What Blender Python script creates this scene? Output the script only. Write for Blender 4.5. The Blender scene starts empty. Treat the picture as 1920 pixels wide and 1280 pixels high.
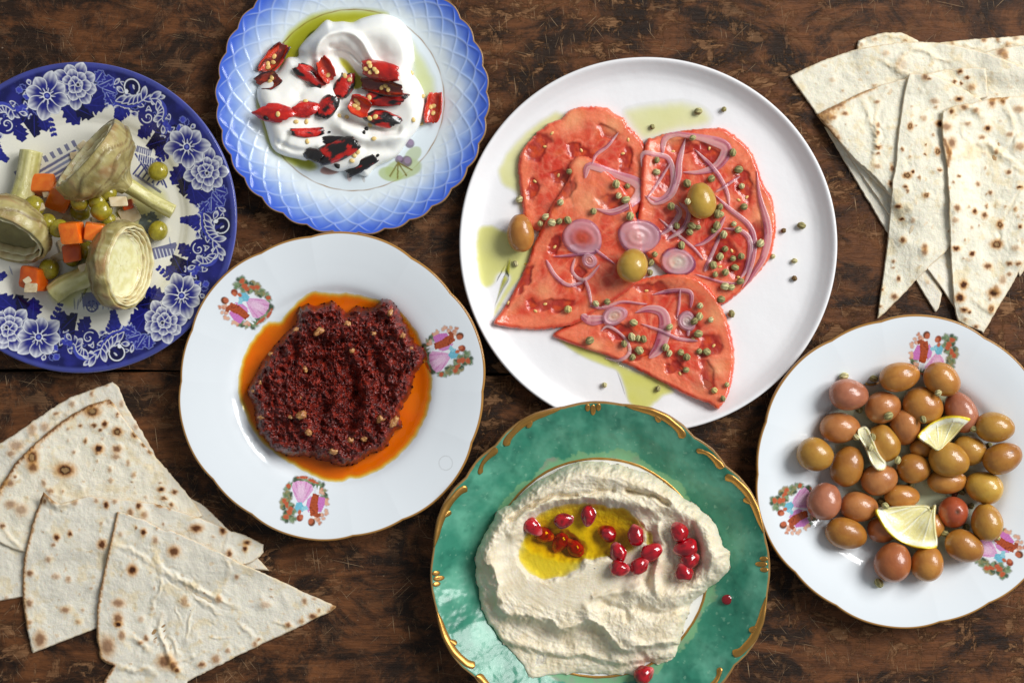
import bpy, math, random
import numpy as np
from mathutils import Vector
from mathutils.bvhtree import BVHTree

# ------------------------------------------------------------------ camera, world, light
scene = bpy.context.scene
S = 0.0004          # metres per photograph pixel on the table top
H = 1.25            # camera height over the table
cam_d = bpy.data.cameras.new('camera'); cam = bpy.data.objects.new('camera', cam_d)
scene.collection.objects.link(cam); scene.camera = cam
cam.location = (0, 0, H); cam.rotation_euler = (0, 0, 0)
cam_d.sensor_width = 36.0; cam_d.lens = 36.0 * H / (1920 * S); cam_d.clip_start = 0.01; cam_d.clip_end = 20

world = bpy.data.worlds.new('World'); scene.world = world; world.use_nodes = True
bg = world.node_tree.nodes['Background']
bg.inputs['Color'].default_value = (0.88, 0.95, 1.0, 1); bg.inputs['Strength'].default_value = 0.26

def area(name, loc, target, sx, sy, power, col):
    d = bpy.data.lights.new(name, 'AREA'); d.shape = 'RECTANGLE'; d.size = sx; d.size_y = sy
    d.energy = power; d.color = col
    o = bpy.data.objects.new(name, d); scene.collection.objects.link(o); o.location = loc
    o.rotation_euler = (Vector(target) - Vector(loc)).to_track_quat('-Z', 'Y').to_euler()
    return o
# daylight falling through a two-light window, up and to the right of the table
area('window_light', (2.45, 2.25, 2.75), (0, 0, 0), 1.25, 1.8, 117, (0.985, 0.985, 0.975))
area('window_light', (3.30, 1.00, 2.75), (0, 0, 0), 1.25, 1.8, 117, (0.985, 0.985, 0.975))

scene.view_settings.view_transform = 'Standard'; scene.view_settings.look = 'None'
scene.view_settings.exposure = 0.0; scene.view_settings.gamma = 1.0
scene.render.engine = 'CYCLES'
cy = scene.cycles
cy.use_denoising = True; cy.max_bounces = 8; cy.diffuse_bounces = 4; cy.glossy_bounces = 3
cy.transparent_max_bounces = 12; cy.transmission_bounces = 4
cy.caustics_reflective = False; cy.caustics_refractive = False; cy.sample_clamp_indirect = 6

# ------------------------------------------------------------------ helpers
rng = np.random.default_rng(7)
random.seed(7)
coll = scene.collection

def W(px, py, z=0.0):
    k = S * (H - z) / H
    return np.array([(px - 960.0) * k, (640.0 - py) * k, z])
def PX(x, y, z):
    k = S * (H - z) / H
    return x / k + 960.0, 640.0 - y / k

def lin(c):
    c = np.asarray(c, float) / 255.0
    return np.where(c <= 0.04045, c / 12.92, ((c + 0.055) / 1.055) ** 2.4)
def sm(a, b, x):
    t = np.clip((x - a) / (b - a + 1e-12), 0, 1); return t * t * (3 - 2 * t)
def mixc(a, b, t):
    t = np.asarray(t)[..., None]; return a * (1 - t) + b * t

_perm = np.random.default_rng(3).permutation(512).astype(np.int64); _perm = np.concatenate([_perm, _perm])
_gr = np.random.default_rng(4).normal(size=(512, 3)); _gr /= np.linalg.norm(_gr, axis=1)[:, None]
def noise(x, y, z=0.0):
    x, y, z = np.broadcast_arrays(np.asarray(x, float), np.asarray(y, float), np.asarray(z, float))
    xi, yi, zi = np.floor(x).astype(int), np.floor(y).astype(int), np.floor(z).astype(int)
    xf, yf, zf = x - xi, y - yi, z - zi
    u, v, w = [t * t * t * (t * (t * 6 - 15) + 10) for t in (xf, yf, zf)]
    def g(i, j, k):
        h = _perm[(_perm[(_perm[(xi + i) & 511] + yi + j) & 511] + zi + k) & 511]
        gg = _gr[h]; return gg[..., 0] * (xf - i) + gg[..., 1] * (yf - j) + gg[..., 2] * (zf - k)
    l = lambda a, b, t: a + t * (b - a)
    return l(l(l(g(0,0,0), g(1,0,0), u), l(g(0,1,0), g(1,1,0), u), v),
             l(l(g(0,0,1), g(1,0,1), u), l(g(0,1,1), g(1,1,1), u), v), w)
def fbm(x, y, z=0.0, o=4, gain=0.5):
    s, a = 0.0, 1.0
    for i in range(o):
        s = s + a * noise(x * 2**i + 17.3 * i, y * 2**i + 9.1 * i, z * 2**i + 5.7 * i); a *= gain
    return s
def ridged(x, y, z=0.0, o=4, gain=0.5):
    s, a = 0.0, 1.0
    for i in range(o):
        s = s + a * (1 - 2 * np.abs(noise(x * 2**i + 11.3 * i, y * 2**i + 3.1 * i, z * 2**i))); a *= gain
    return s

def catmull(pts, n=None, closed=False, step=None):
    P = np.asarray(pts, float)
    if closed: Q = np.vstack([P[-1], P, P[0], P[1]])
    else: Q = np.vstack([2 * P[0] - P[1], P, 2 * P[-1] - P[-2]])
    m = len(Q) - 3; k = 12
    out = []
    t = np.linspace(0, 1, k, endpoint=False)[:, None]
    for i in range(m):
        a, b, c, d = Q[i], Q[i+1], Q[i+2], Q[i+3]
        out.append(0.5 * ((2*b) + (-a + c) * t + (2*a - 5*b + 4*c - d) * t**2 + (-a + 3*b - 3*c + d) * t**3))
    out = np.vstack(out)
    if not closed: out = np.vstack([out, Q[-2]])
    if n: out = resample(out, n, closed)
    return out
def resample(P, n, closed=False):
    if closed: P = np.vstack([P, P[0]])
    d = np.r_[0, np.cumsum(np.linalg.norm(np.diff(P, axis=0), axis=1))]
    t = np.linspace(0, d[-1], n, endpoint=not closed)
    return np.stack([np.interp(t, d, P[:, i]) for i in range(P.shape[1])], 1)

def inpoly(px, py, poly):
    poly = np.asarray(poly, float)
    res = np.zeros(px.shape, bool)
    m = (px >= poly[:, 0].min()) & (px <= poly[:, 0].max()) & (py >= poly[:, 1].min()) & (py <= poly[:, 1].max())
    idx = np.nonzero(m)
    if len(idx[0]) == 0: return res
    x, y = px[idx], py[idx]; c = np.zeros(x.shape, bool)
    n = len(poly)
    for i in range(n):
        x0, y0 = poly[i]; x1, y1 = poly[(i + 1) % n]
        if y0 == y1: continue
        c ^= ((y0 > y) != (y1 > y)) & (x < (x1 - x0) * (y - y0) / (y1 - y0) + x0)
    res[idx] = c
    return res
def dpoly(px, py, pl, closed=False, maxd=1e9):
    """distance to a polyline, and parameter 0..1 along it"""
    pl = np.asarray(pl, float)
    if closed: pl = np.vstack([pl, pl[0]])
    L = np.r_[0, np.cumsum(np.linalg.norm(np.diff(pl, axis=0), axis=1))]
    D = np.full(px.shape, maxd); T = np.zeros(px.shape)
    m = (px >= pl[:, 0].min() - maxd) & (px <= pl[:, 0].max() + maxd) & (py >= pl[:, 1].min() - maxd) & (py <= pl[:, 1].max() + maxd)
    idx = np.nonzero(m)
    x, y = px[idx], py[idx]; d = np.full(x.shape, maxd); t = np.zeros(x.shape)
    for i in range(len(pl) - 1):
        a, b = pl[i], pl[i+1]; ab = b - a; l2 = max(ab @ ab, 1e-12)
        u = np.clip(((x - a[0]) * ab[0] + (y - a[1]) * ab[1]) / l2, 0, 1)
        dd = np.hypot(x - a[0] - u * ab[0], y - a[1] - u * ab[1])
        k = dd < d; d[k] = dd[k]; t[k] = (L[i] + u[k] * (L[i+1] - L[i])) / max(L[-1], 1e-9)
    D[idx] = d; T[idx] = t
    return D, T

# ------------------------------------------------------------------ objects
ORG = {}
def mesh_data(name, V, F, mat, smooth=True, col=None, attrs=None):
    V = np.asarray(V, np.float32); me = bpy.data.meshes.new(name)
    if isinstance(F, np.ndarray):
        k = F.shape[1]; nf = len(F)
        me.vertices.add(len(V)); me.vertices.foreach_set('co', V.ravel())
        me.loops.add(nf * k); me.loops.foreach_set('vertex_index', F.astype(np.int32).ravel())
        me.polygons.add(nf); me.polygons.foreach_set('loop_start', np.arange(0, nf * k, k, dtype=np.int32))
        me.update(calc_edges=True)
    else:
        me.from_pydata(V.tolist(), [], [list(map(int, f)) for f in F]); me.update()
    me.polygons.foreach_set('use_smooth', np.full(len(me.polygons), smooth))
    if col is not None:
        c = np.ones((len(V), 4), np.float32); c[:, :3] = np.clip(col, 0, 1)
        a = me.color_attributes.new('Col', 'FLOAT_COLOR', 'POINT'); a.data.foreach_set('color', c.ravel())
    for k, v in (attrs or {}).items():
        a = me.attributes.new(k, 'FLOAT', 'POINT'); a.data.foreach_set('value', np.asarray(v, np.float32))
    if mat: me.materials.append(mat)
    return me
def obj(name, V, F, mat, parent=None, origin=None, **kw):
    """V is in world metres; a child takes its thing's origin"""
    V = np.asarray(V, float)
    if parent is not None:
        o0 = ORG[parent.name]
    else:
        o0 = np.asarray(origin, float) if origin is not None else np.array([V[:, 0].mean(), V[:, 1].mean(), V[:, 2].min()])
    me = mesh_data(name, V - o0, F, mat, **kw)
    o = bpy.data.objects.new(name, me); coll.objects.link(o)
    if parent is not None: o.parent = parent
    else: o.location = o0
    ORG[o.name] = o0
    return o
def empty(name, loc):
    o = bpy.data.objects.new(name, None); coll.objects.link(o); o.location = loc; o.empty_display_size = 0.01
    ORG[o.name] = np.asarray(loc, float); return o
def tag(o, label, cat, group=None):
    o['label'] = label; o['category'] = cat
    if group: o['group'] = group
    return o

def gridF(nu, nv, wrap=False):
    """vertex index = i*nv + j, i along u; wrap joins the v direction"""
    i = np.arange(nu - 1)[:, None]; j = np.arange(nv if wrap else nv - 1)[None, :]
    j1 = (j + 1) % nv
    return np.stack(np.broadcast_arrays(i * nv + j, (i + 1) * nv + j, (i + 1) * nv + j1, i * nv + j1), -1).reshape(-1, 4)

ZONE = {}
def reg(zone, V, F):
    ZONE.setdefault(zone, []).append(BVHTree.FromPolygons(np.asarray(V, float).tolist(), np.asarray(F).tolist() if isinstance(F, np.ndarray) else F))
DOWN = Vector((0, 0, -1))
def top(zone, x, y, default=0.0):
    z = default
    for b in ZONE.get(zone, []):
        h = b.ray_cast(Vector((x, y, 0.3)), DOWN)
        if h[0] is not None and h[0].z > z: z = h[0].z
    return z
def on(zone, px, py, default=0.0):
    """world point where the pixel's ray meets the surfaces of a zone"""
    z = default
    for _ in range(3):
        p = W(px, py, z); z = top(zone, p[0], p[1], default)
    return W(px, py, z)

# ------------------------------------------------------------------ materials
def mat(name, color=None, rough=0.5, attr=None, coat=0.0, coat_rough=0.05, sss=0.0, sss_r=(1, 0.4, 0.2), sss_scale=0.003,
        metal=0.0, spec=0.5, bump=None, vary=None, wet=False, trans=0.0, ior=1.45, sheen=0.0, rough_noise=None):
    m = bpy.data.materials.new(name); m.use_nodes = True; nt = m.node_tree; N = nt.nodes; L = nt.links
    b = N['Principled BSDF']
    b.inputs['Roughness'].default_value = rough; b.inputs['Metallic'].default_value = metal
    b.inputs['Specular IOR Level'].default_value = spec; b.inputs['IOR'].default_value = ior
    b.inputs['Coat Weight'].default_value = coat; b.inputs['Coat Roughness'].default_value = coat_rough
    b.inputs['Transmission Weight'].default_value = trans
    if sss:
        b.inputs['Subsurface Weight'].default_value = sss; b.inputs['Subsurface Radius'].default_value = sss_r
        b.inputs['Subsurface Scale'].default_value = sss_scale
    tc = N.new('ShaderNodeTexCoord')
    src = None
    if attr:
        a = N.new('ShaderNodeAttribute'); a.attribute_name = attr; src = a.outputs['Color']
    else:
        b.inputs['Base Color'].default_value = (*color, 1)
    if vary:   # (scale, amount) soft value variation
        n = N.new('ShaderNodeTexNoise'); n.inputs['Scale'].default_value = vary[0]; n.inputs['Detail'].default_value = 5
        L.new(tc.outputs['Object'], n.inputs['Vector'])
        mr = N.new('ShaderNodeMapRange'); mr.inputs['From Min'].default_value = 0.3; mr.inputs['From Max'].default_value = 0.7
        mr.inputs['To Min'].default_value = 1 - vary[1]; mr.inputs['To Max'].default_value = 1 + vary[1]
        L.new(n.outputs['Fac'], mr.inputs['Value'])
        mx = N.new('ShaderNodeMix'); mx.data_type = 'RGBA'; mx.blend_type = 'MULTIPLY'; mx.inputs['Factor'].default_value = 1
        if src: L.new(src, mx.inputs[6])
        else: mx.inputs[6].default_value = (*color, 1)
        L.new(mr.outputs['Result'], mx.inputs[7]); src = mx.outputs[2]
    if src: L.new(src, b.inputs['Base Color'])
    if rough_noise:
        n = N.new('ShaderNodeTexNoise'); n.inputs['Scale'].default_value = rough_noise[0]; n.inputs['Detail'].default_value = 4
        L.new(tc.outputs['Object'], n.inputs['Vector'])
        mr = N.new('ShaderNodeMapRange'); mr.inputs['From Min'].default_value = 0.35; mr.inputs['From Max'].default_value = 0.65
        mr.inputs['To Min'].default_value = rough_noise[1]; mr.inputs['To Max'].default_value = rough_noise[2]
        L.new(n.outputs['Fac'], mr.inputs['Value']); L.new(mr.outputs['Result'], b.inputs['Roughness'])
    if bump:   # list of (scale, strength metres)
        prev = None
        for sc_, dist in bump:
            n = N.new('ShaderNodeTexNoise'); n.inputs['Scale'].default_value = sc_; n.inputs['Detail'].default_value = 4
            n.inputs['Roughness'].default_value = 0.6
            L.new(tc.outputs['Object'], n.inputs['Vector'])
            bp = N.new('ShaderNodeBump'); bp.inputs['Distance'].default_value = dist; bp.inputs['Strength'].default_value = 1
            L.new(n.outputs['Fac'], bp.inputs['Height'])
            if prev: L.new(prev.outputs['Normal'], bp.inputs['Normal'])
            prev = bp
        L.new(prev.outputs['Normal'], b.inputs['Normal'])
        if coat and not wet: L.new(prev.outputs['Normal'], b.inputs['Coat Normal'])
    return m

def film_mat(name, absorb, rough=0.03, ior=1.4, scatter=None, bump=None):
    """clear coloured liquid lying on a surface: light is filtered by the depth of the pool (attribute 'depth', millimetres)"""
    m = bpy.data.materials.new(name); m.use_nodes = True; nt = m.node_tree; N = nt.nodes; L = nt.links
    N.remove(N['Principled BSDF']); out = N['Material Output']
    at = N.new('ShaderNodeAttribute'); at.attribute_name = 'depth'
    comb = N.new('ShaderNodeCombineColor')
    for i, k in enumerate(absorb):
        mm = N.new('ShaderNodeMath'); mm.operation = 'MULTIPLY'; mm.inputs[1].default_value = -k
        L.new(at.outputs['Fac'], mm.inputs[0])
        ex = N.new('ShaderNodeMath'); ex.operation = 'EXPONENT'; L.new(mm.outputs[0], ex.inputs[0])
        L.new(ex.outputs[0], comb.inputs[i])
    tr = N.new('ShaderNodeBsdfTransparent'); L.new(comb.outputs[0], tr.inputs['Color'])
    gl = N.new('ShaderNodeBsdfGlossy'); gl.inputs['Roughness'].default_value = rough
    fr = N.new('ShaderNodeFresnel'); fr.inputs['IOR'].default_value = ior
    base = tr
    if scatter:
        df = N.new('ShaderNodeBsdfDiffuse'); df.inputs['Color'].default_value = (*scatter[0], 1)
        mm = N.new('ShaderNodeMath'); mm.operation = 'MULTIPLY'; mm.inputs[1].default_value = scatter[1]; mm.use_clamp = True
        L.new(at.outputs['Fac'], mm.inputs[0])
        ms = N.new('ShaderNodeMixShader'); L.new(mm.outputs[0], ms.inputs[0]); L.new(tr.outputs[0], ms.inputs[1]); L.new(df.outputs[0], ms.inputs[2])
        base = ms
    ms = N.new('ShaderNodeMixShader'); L.new(fr.outputs[0], ms.inputs[0]); L.new(base.outputs[0], ms.inputs[1]); L.new(gl.outputs[0], ms.inputs[2])
    if bump:
        tc = N.new('ShaderNodeTexCoord'); n = N.new('ShaderNodeTexNoise'); n.inputs['Scale'].default_value = bump[0]
        L.new(tc.outputs['Object'], n.inputs['Vector'])
        bp = N.new('ShaderNodeBump'); bp.inputs['Distance'].default_value = bump[1]
        L.new(n.outputs['Fac'], bp.inputs['Height']); L.new(bp.outputs[0], gl.inputs['Normal']); L.new(bp.outputs[0], fr.inputs['Normal'])
    L.new(ms.outputs[0], out.inputs['Surface'])
    return m
# ------------------------------------------------------------------ the old varnished table top
def wood_mat():
    m = bpy.data.materials.new('worn_wood'); m.use_nodes = True; nt = m.node_tree; N = nt.nodes; L = nt.links
    b = N['Principled BSDF']; tc = N.new('ShaderNodeTexCoord')
    def mapping(scale, rot=0.0, loc=(0, 0, 0)):
        r = N.new('ShaderNodeMapping'); r.inputs['Rotation'].default_value = (0, 0, rot)
        L.new(tc.outputs['Object'], r.inputs['Vector'])
        s = N.new('ShaderNodeMapping'); s.inputs['Scale'].default_value = scale; s.inputs['Location'].default_value = loc
        L.new(r.outputs[0], s.inputs['Vector']); return s.outputs[0]
    def nz(vec, scale, detail=6, rough=0.6, dist=0.0):
        n = N.new('ShaderNodeTexNoise'); n.inputs['Scale'].default_value = scale; n.inputs['Detail'].default_value = detail
        n.inputs['Roughness'].default_value = rough; n.inputs['Distortion'].default_value = dist
        L.new(vec, n.inputs['Vector']); return n.outputs['Fac']
    def ramp(f, a, c, lo=0.0, hi=1.0):
        r = N.new('ShaderNodeMapRange'); r.interpolation_type = 'SMOOTHSTEP'
        r.inputs['From Min'].default_value = a; r.inputs['From Max'].default_value = c
        r.inputs['To Min'].default_value = lo; r.inputs['To Max'].default_value = hi
        L.new(f, r.inputs['Value']); return r.outputs['Result']
    def mth(op, a, c):
        r = N.new('ShaderNodeMath'); r.operation = op
        for i, v in enumerate((a, c)):
            if isinstance(v, (int, float)): r.inputs[i].default_value = v
            else: L.new(v, r.inputs[i])
        return r.outputs[0]
    def mixrgb(fac, a, c, mode='MIX'):
        r = N.new('ShaderNodeMix'); r.data_type = 'RGBA'; r.blend_type = mode
        if isinstance(fac, (int, float)): r.inputs['Factor'].default_value = fac
        else: L.new(fac, r.inputs['Factor'])
        for i, v in ((6, a), (7, c)):
            if isinstance(v, tuple): r.inputs[i].default_value = (*v, 1)
            else: L.new(v, r.inputs[i])
        return r.outputs[2]
    grain = nz(mapping((20, 95, 1)), 1.0, 10, 0.72, 1.2)
    fine = nz(mapping((60, 900, 1)), 1.0, 4, 0.7)
    zone = nz(mapping((3.5, 6, 1)), 1.0, 3, 0.5)
    patch = nz(mapping((40, 80, 1), 0.0, (3, 1, 0)), 1.0, 11, 0.74, 0.6)
    vpatch = nz(mapping((100, 48, 1), 0.05, (7, 4, 0)), 1.0, 10, 0.74, 0.5)
    big = nz(mapping((17, 24, 1), 0, (2, 8, 0)), 1.0, 12, 0.74, 0.6)
    c_dark = mixrgb(ramp(grain, 0.3, 0.7), (0.0085, 0.0044, 0.0027), (0.032, 0.0150, 0.0072))
    c_red = mixrgb(ramp(grain, 0.35, 0.7), (0.078, 0.0275, 0.0092), (0.195, 0.071, 0.0230))
    c_worn = mixrgb(ramp(fine, 0.3, 0.75), (0.13, 0.058, 0.024), (0.36, 0.185, 0.085))
    c = mixrgb(ramp(big, 0.42, 0.58), c_dark, c_red)
    w1 = mth('MULTIPLY', ramp(patch, 0.52, 0.585), ramp(zone, 0.34, 0.56))
    w2 = mth('MULTIPLY', ramp(vpatch, 0.55, 0.615), ramp(zone, 0.38, 0.62, 0.25, 0.95))
    worn = mth('MAXIMUM', w1, w2)
    c = mixrgb(mth('MULTIPLY', worn, 0.85), c, c_worn)
    # exposed grain streaks
    st = nz(mapping((22, 420, 1), 0.01, (1, 2, 0)), 1.0, 4, 0.6, 0.3)
    stm = mth('MULTIPLY', ramp(st, 0.60, 0.72), ramp(nz(mapping((5, 9, 1), 0, (9, 3, 0)), 1.0, 3), 0.45, 0.62))
    c = mixrgb(mth('MULTIPLY', stm, 0.6), c, (0.17, 0.080, 0.036))
    # scratches in several directions
    scr = None
    for k, (rot, sc_, th) in enumerate(((0.9, (38, 1500, 1), 0.735), (-0.75, (30, 1300, 1), 0.74), (1.45, (36, 1100, 1), 0.73), (0.22, (20, 1600, 1), 0.735), (-1.25, (45, 1600, 1), 0.745))):
        f = ramp(nz(mapping(sc_, rot, (k * 3.1, k * 1.7, 0)), 1.0, 2, 0.45), th - 0.05, th - 0.01)
        scr = f if scr is None else mth('MAXIMUM', scr, f)
    scr = mth('MULTIPLY', scr, ramp(nz(mapping((8, 10, 1), 0, (5, 5, 0)), 1.0, 3), 0.38, 0.52))
    c = mixrgb(mth('MULTIPLY', scr, 0.9), c, (0.42, 0.27, 0.15))
    # pale specks
    spk = ramp(nz(mapping((420, 420, 1)), 1.0, 2, 0.5), 0.735, 0.79)
    c = mixrgb(mth('MULTIPLY', spk, 0.45), c, (0.45, 0.34, 0.24))
    L.new(c, b.inputs['Base Color'])
    L.new(ramp(worn, 0, 1, 0.50, 0.75), b.inputs['Roughness'])
    b.inputs['Specular IOR Level'].default_value = 0.2
    hgt = mth('ADD', mth('MULTIPLY', grain, 0.45), mth('MULTIPLY', fine, 0.35))
    hgt = mth('SUBTRACT', hgt, mth('MULTIPLY', mth('MAXIMUM', worn, scr), 0.35))
    bp = N.new('ShaderNodeBump'); bp.inputs['Distance'].default_value = 0.0016; bp.inputs['Strength'].default_value = 1.0
    L.new(hgt, bp.inputs['Height']); L.new(bp.outputs[0], b.inputs['Normal'])
    return m
WOOD = wood_mat()
table = empty('table', (0, 0, -0.03)); table['kind'] = 'structure'
def plank(y0a, y0b, y1a, y1b):
    """plank between two slightly slanting long edges, given as photograph rows at its left and right end"""
    nx, ny = 60, 14
    xs = np.linspace(-0.62, 0.62, nx)
    def row(ya, yb, ph):
        t = (xs + 0.62) / 1.24
        return (640 - (ya + (yb - ya) * t)) * S + 0.0005 * np.sin(xs * 23 + ph) + 0.0003 * np.sin(xs * 71 + ph)
    top_, bot_ = row(y0a, y0b, 1.0), row(y1a, y1b, 2.2)
    v = np.r_[0, .002, .005, np.linspace(.02, .98, 8), .995, .998, 1]
    X = np.repeat(xs[:, None], ny, 1); Y = top_[:, None] * (1 - v) + bot_[:, None] * v
    edge = np.minimum(v, 1 - v); Z = -0.0012 * (1 - sm(0, 0.0045, edge)) * np.ones_like(X)
    v2 = v.copy()
    V = np.stack([X, Y, Z], -1).reshape(-1, 3)
    B = V.copy(); B[:, 2] = -0.028
    F = gridF(nx, ny)[:, ::-1]; n = len(V)
    F2 = F[:, ::-1] + n
    side = []
    def strip(ids):
        for a, c in zip(ids[:-1], ids[1:]): side.append([a, c, c + n, a + n])
    strip([i * ny for i in range(nx)]); strip([(i * ny + ny - 1) for i in reversed(range(nx))])
    strip(list(range(ny))[::-1]); strip([(nx - 1) * ny + j for j in range(ny)])
    return obj('plank', np.vstack([V, B]), np.vstack([F[:, ::-1], F2[:, ::-1], np.array(side)]), WOOD, table)
plank(-380, -380, 686, 716); plank(690, 720, 1660, 1660)
bv = np.array([(-.6, -.38, -.045), (.6, -.38, -.045), (.6, .38, -.045), (-.6, .38, -.045), (-.6, -.38, -.0285), (.6, -.38, -.0285), (.6, .38, -.0285), (-.6, .38, -.0285)])
obj('seam_backing', bv, np.array([[0, 3, 2, 1], [4, 5, 6, 7], [0, 1, 5, 4], [1, 2, 6, 5], [2, 3, 7, 6], [3, 0, 4, 7]]), mat('backing_black', color=(.008, .005, .004), rough=.9), table, smooth=False)  # near-black board added under the planks so no background shows through the seam
# ------------------------------------------------------------------ plates
def ringspace(segs):
    """radii from (start, stop, count) runs"""
    return np.concatenate([np.linspace(a, b, n, endpoint=False) for a, b, n in segs] + [[segs[-1][1]]])
class Plate:
    def __init__(s, cx, cy, R, prof, outline=None, zr=None):
        s.prof = catmull(np.asarray(prof, float), 400)     # (photo px radius, mm)
        s.R = R; s.zr = prof[-1][1] / 1000.0; s.c = W(cx, cy, s.zr)[:2]
        s.outline = outline or (lambda th: np.ones_like(th)); s.fb = 0.0
    def z(s, r): return np.interp(r, s.prof[:, 0], s.prof[:, 1]) / 1000.0
    def pos(s, r, th, dz=0.0):
        """r: nominal px radius (before scalloping)"""
        z = s.z(r) + dz
        w = sm(0.55 * s.R, s.R, r)
        rr = r * (1 + (s.outline(th) - 1) * w) * S * (H - s.zr) / H
        return np.stack([s.c[0] + rr * np.cos(th), s.c[1] + rr * np.sin(th), z], -1)
    def at(s, r, th):   # used for relief
        return s.pos(r, th)
    def build(s, name, rs, nth, material, paint=None, relief=None, thick=4.0, foot=0.58, parent=None, rim_col=None):
        th = np.linspace(0, 2 * math.pi, nth, endpoint=False)
        RR, TH = np.meshgrid(rs, th, indexing='ij')
        dz = relief(RR, TH) if relief else 0.0
        P = s.pos(RR, TH, dz)
        C = paint(RR, TH) if paint else None
        # rounded lip, underside, foot ring
        R = s.R; und = []
        zr = s.prof[-1][1]
        lip = [(R + 1.4, zr - 0.25 * thick), (R + 1.8, zr - 0.55 * thick), (R + 0.8, zr - 0.85 * thick), (R - 3, zr - thick)]
        for rr in np.linspace(R - 12, foot * R + 16, 8):
            lip.append((rr, max(np.interp(rr, s.prof[:, 0], s.prof[:, 1]) - thick, 1.5)))
        lip += [(foot * R + 6, 0.4), (foot * R + 3, 0.0), (foot * R - 3, 0.0), (foot * R - 6, 1.2), (foot * R * 0.4, 1.2), (0.5, 1.2)]
        U = []
        for rr, zz in lip:
            q = s.pos(np.full_like(th, min(rr, R)), th)
            w = sm(0.55 * R, R, rr); f = rr * (1 + (s.outline(th) - 1) * w) * S * (H - s.zr) / H
            U.append(np.stack([s.c[0] + f * np.cos(th), s.c[1] + f * np.sin(th), np.full_like(th, zz / 1000.0)], -1))
        U = np.array(U)
        A = np.concatenate([P, U], 0); n0 = len(rs)
        V = A.reshape(-1, 3); F = gridF(len(A), nth, wrap=True)
        col = None
        if C is not None:
            cu = np.broadcast_to(C[-1][None] if rim_col is None else np.asarray(rim_col), (len(U), nth, 3))
            col = np.concatenate([C, cu], 0).reshape(-1, 3)
        o = obj(name, V, F, material, parent, origin=(s.c[0], s.c[1], 0.0), col=col)
        s.V, s.F = V, F
        s.topF = gridF(n0, nth, wrap=True)
        return o
    def px_polar(s, px, py, zguess=None):
        """pixel -> nominal radius and angle on the plate's top"""
        z = 0.006
        for _ in range(4):
            p = W(px, py, z); d = p[:2] - s.c; th = math.atan2(d[1], d[0]); rr = np.hypot(*d) / (S * (H - s.zr) / H)
            r = rr
            for _ in range(3):
                w = sm(0.55 * s.R, s.R, r); r = rr / (1 + (float(s.outline(np.array(th))) - 1) * w)
            z = float(s.z(r))
        return r, th
    def world_z(s, x, y):
        r = np.hypot(x - s.c[0], y - s.c[1]) / (S * (H - s.zr) / H)
        return s.z(r)

GLAZE = dict(rough=0.12, spec=0.5, coat=0.35, coat_rough=0.03)
m_white = mat('white_porcelain', attr='Col', **GLAZE)
m_stone = mat('white_stoneware', color=tuple(lin((237, 235, 236))), rough=0.34, spec=0.45, bump=[(260, 0.00006), (40, 0.0004)])
m_blue = mat('blue_glaze', attr='Col', rough=0.2, spec=0.4, coat=0.1, coat_rough=0.05)
m_trans = mat('transferware_glaze', attr='Col', rough=0.16, spec=0.5, coat=0.3, coat_rough=0.05, bump=[(150, 0.00008)])
m_green = mat('green_glaze', attr='Col', rough=0.2, spec=0.4, coat=0.05, coat_rough=0.05, bump=[(22, 0.0006)])
m_gold = mat('gold_paint', color=tuple(lin((196, 146, 76))), rough=0.36, metal=0.85, bump=[(500, 0.0001)])

def deg(a): return math.radians(a)

# -- lobed outline of the two white porcelain plates: wide and narrow lobes in turn, six of each
def lobes(off):
    def f(th):
        a = (np.degrees(th) - off) % 60.0          # narrow lobe 0..20, wide 20..60
        u = np.where(a < 20, (a - 10) / 10.0, (a - 40) / 20.0)
        wide = 1.0 - 0.024 * np.abs(u) ** 2.6
        nar = 0.976 + 0.006 * (1 - u * u)
        return np.where(a < 20, nar, wide)
    return f

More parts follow.
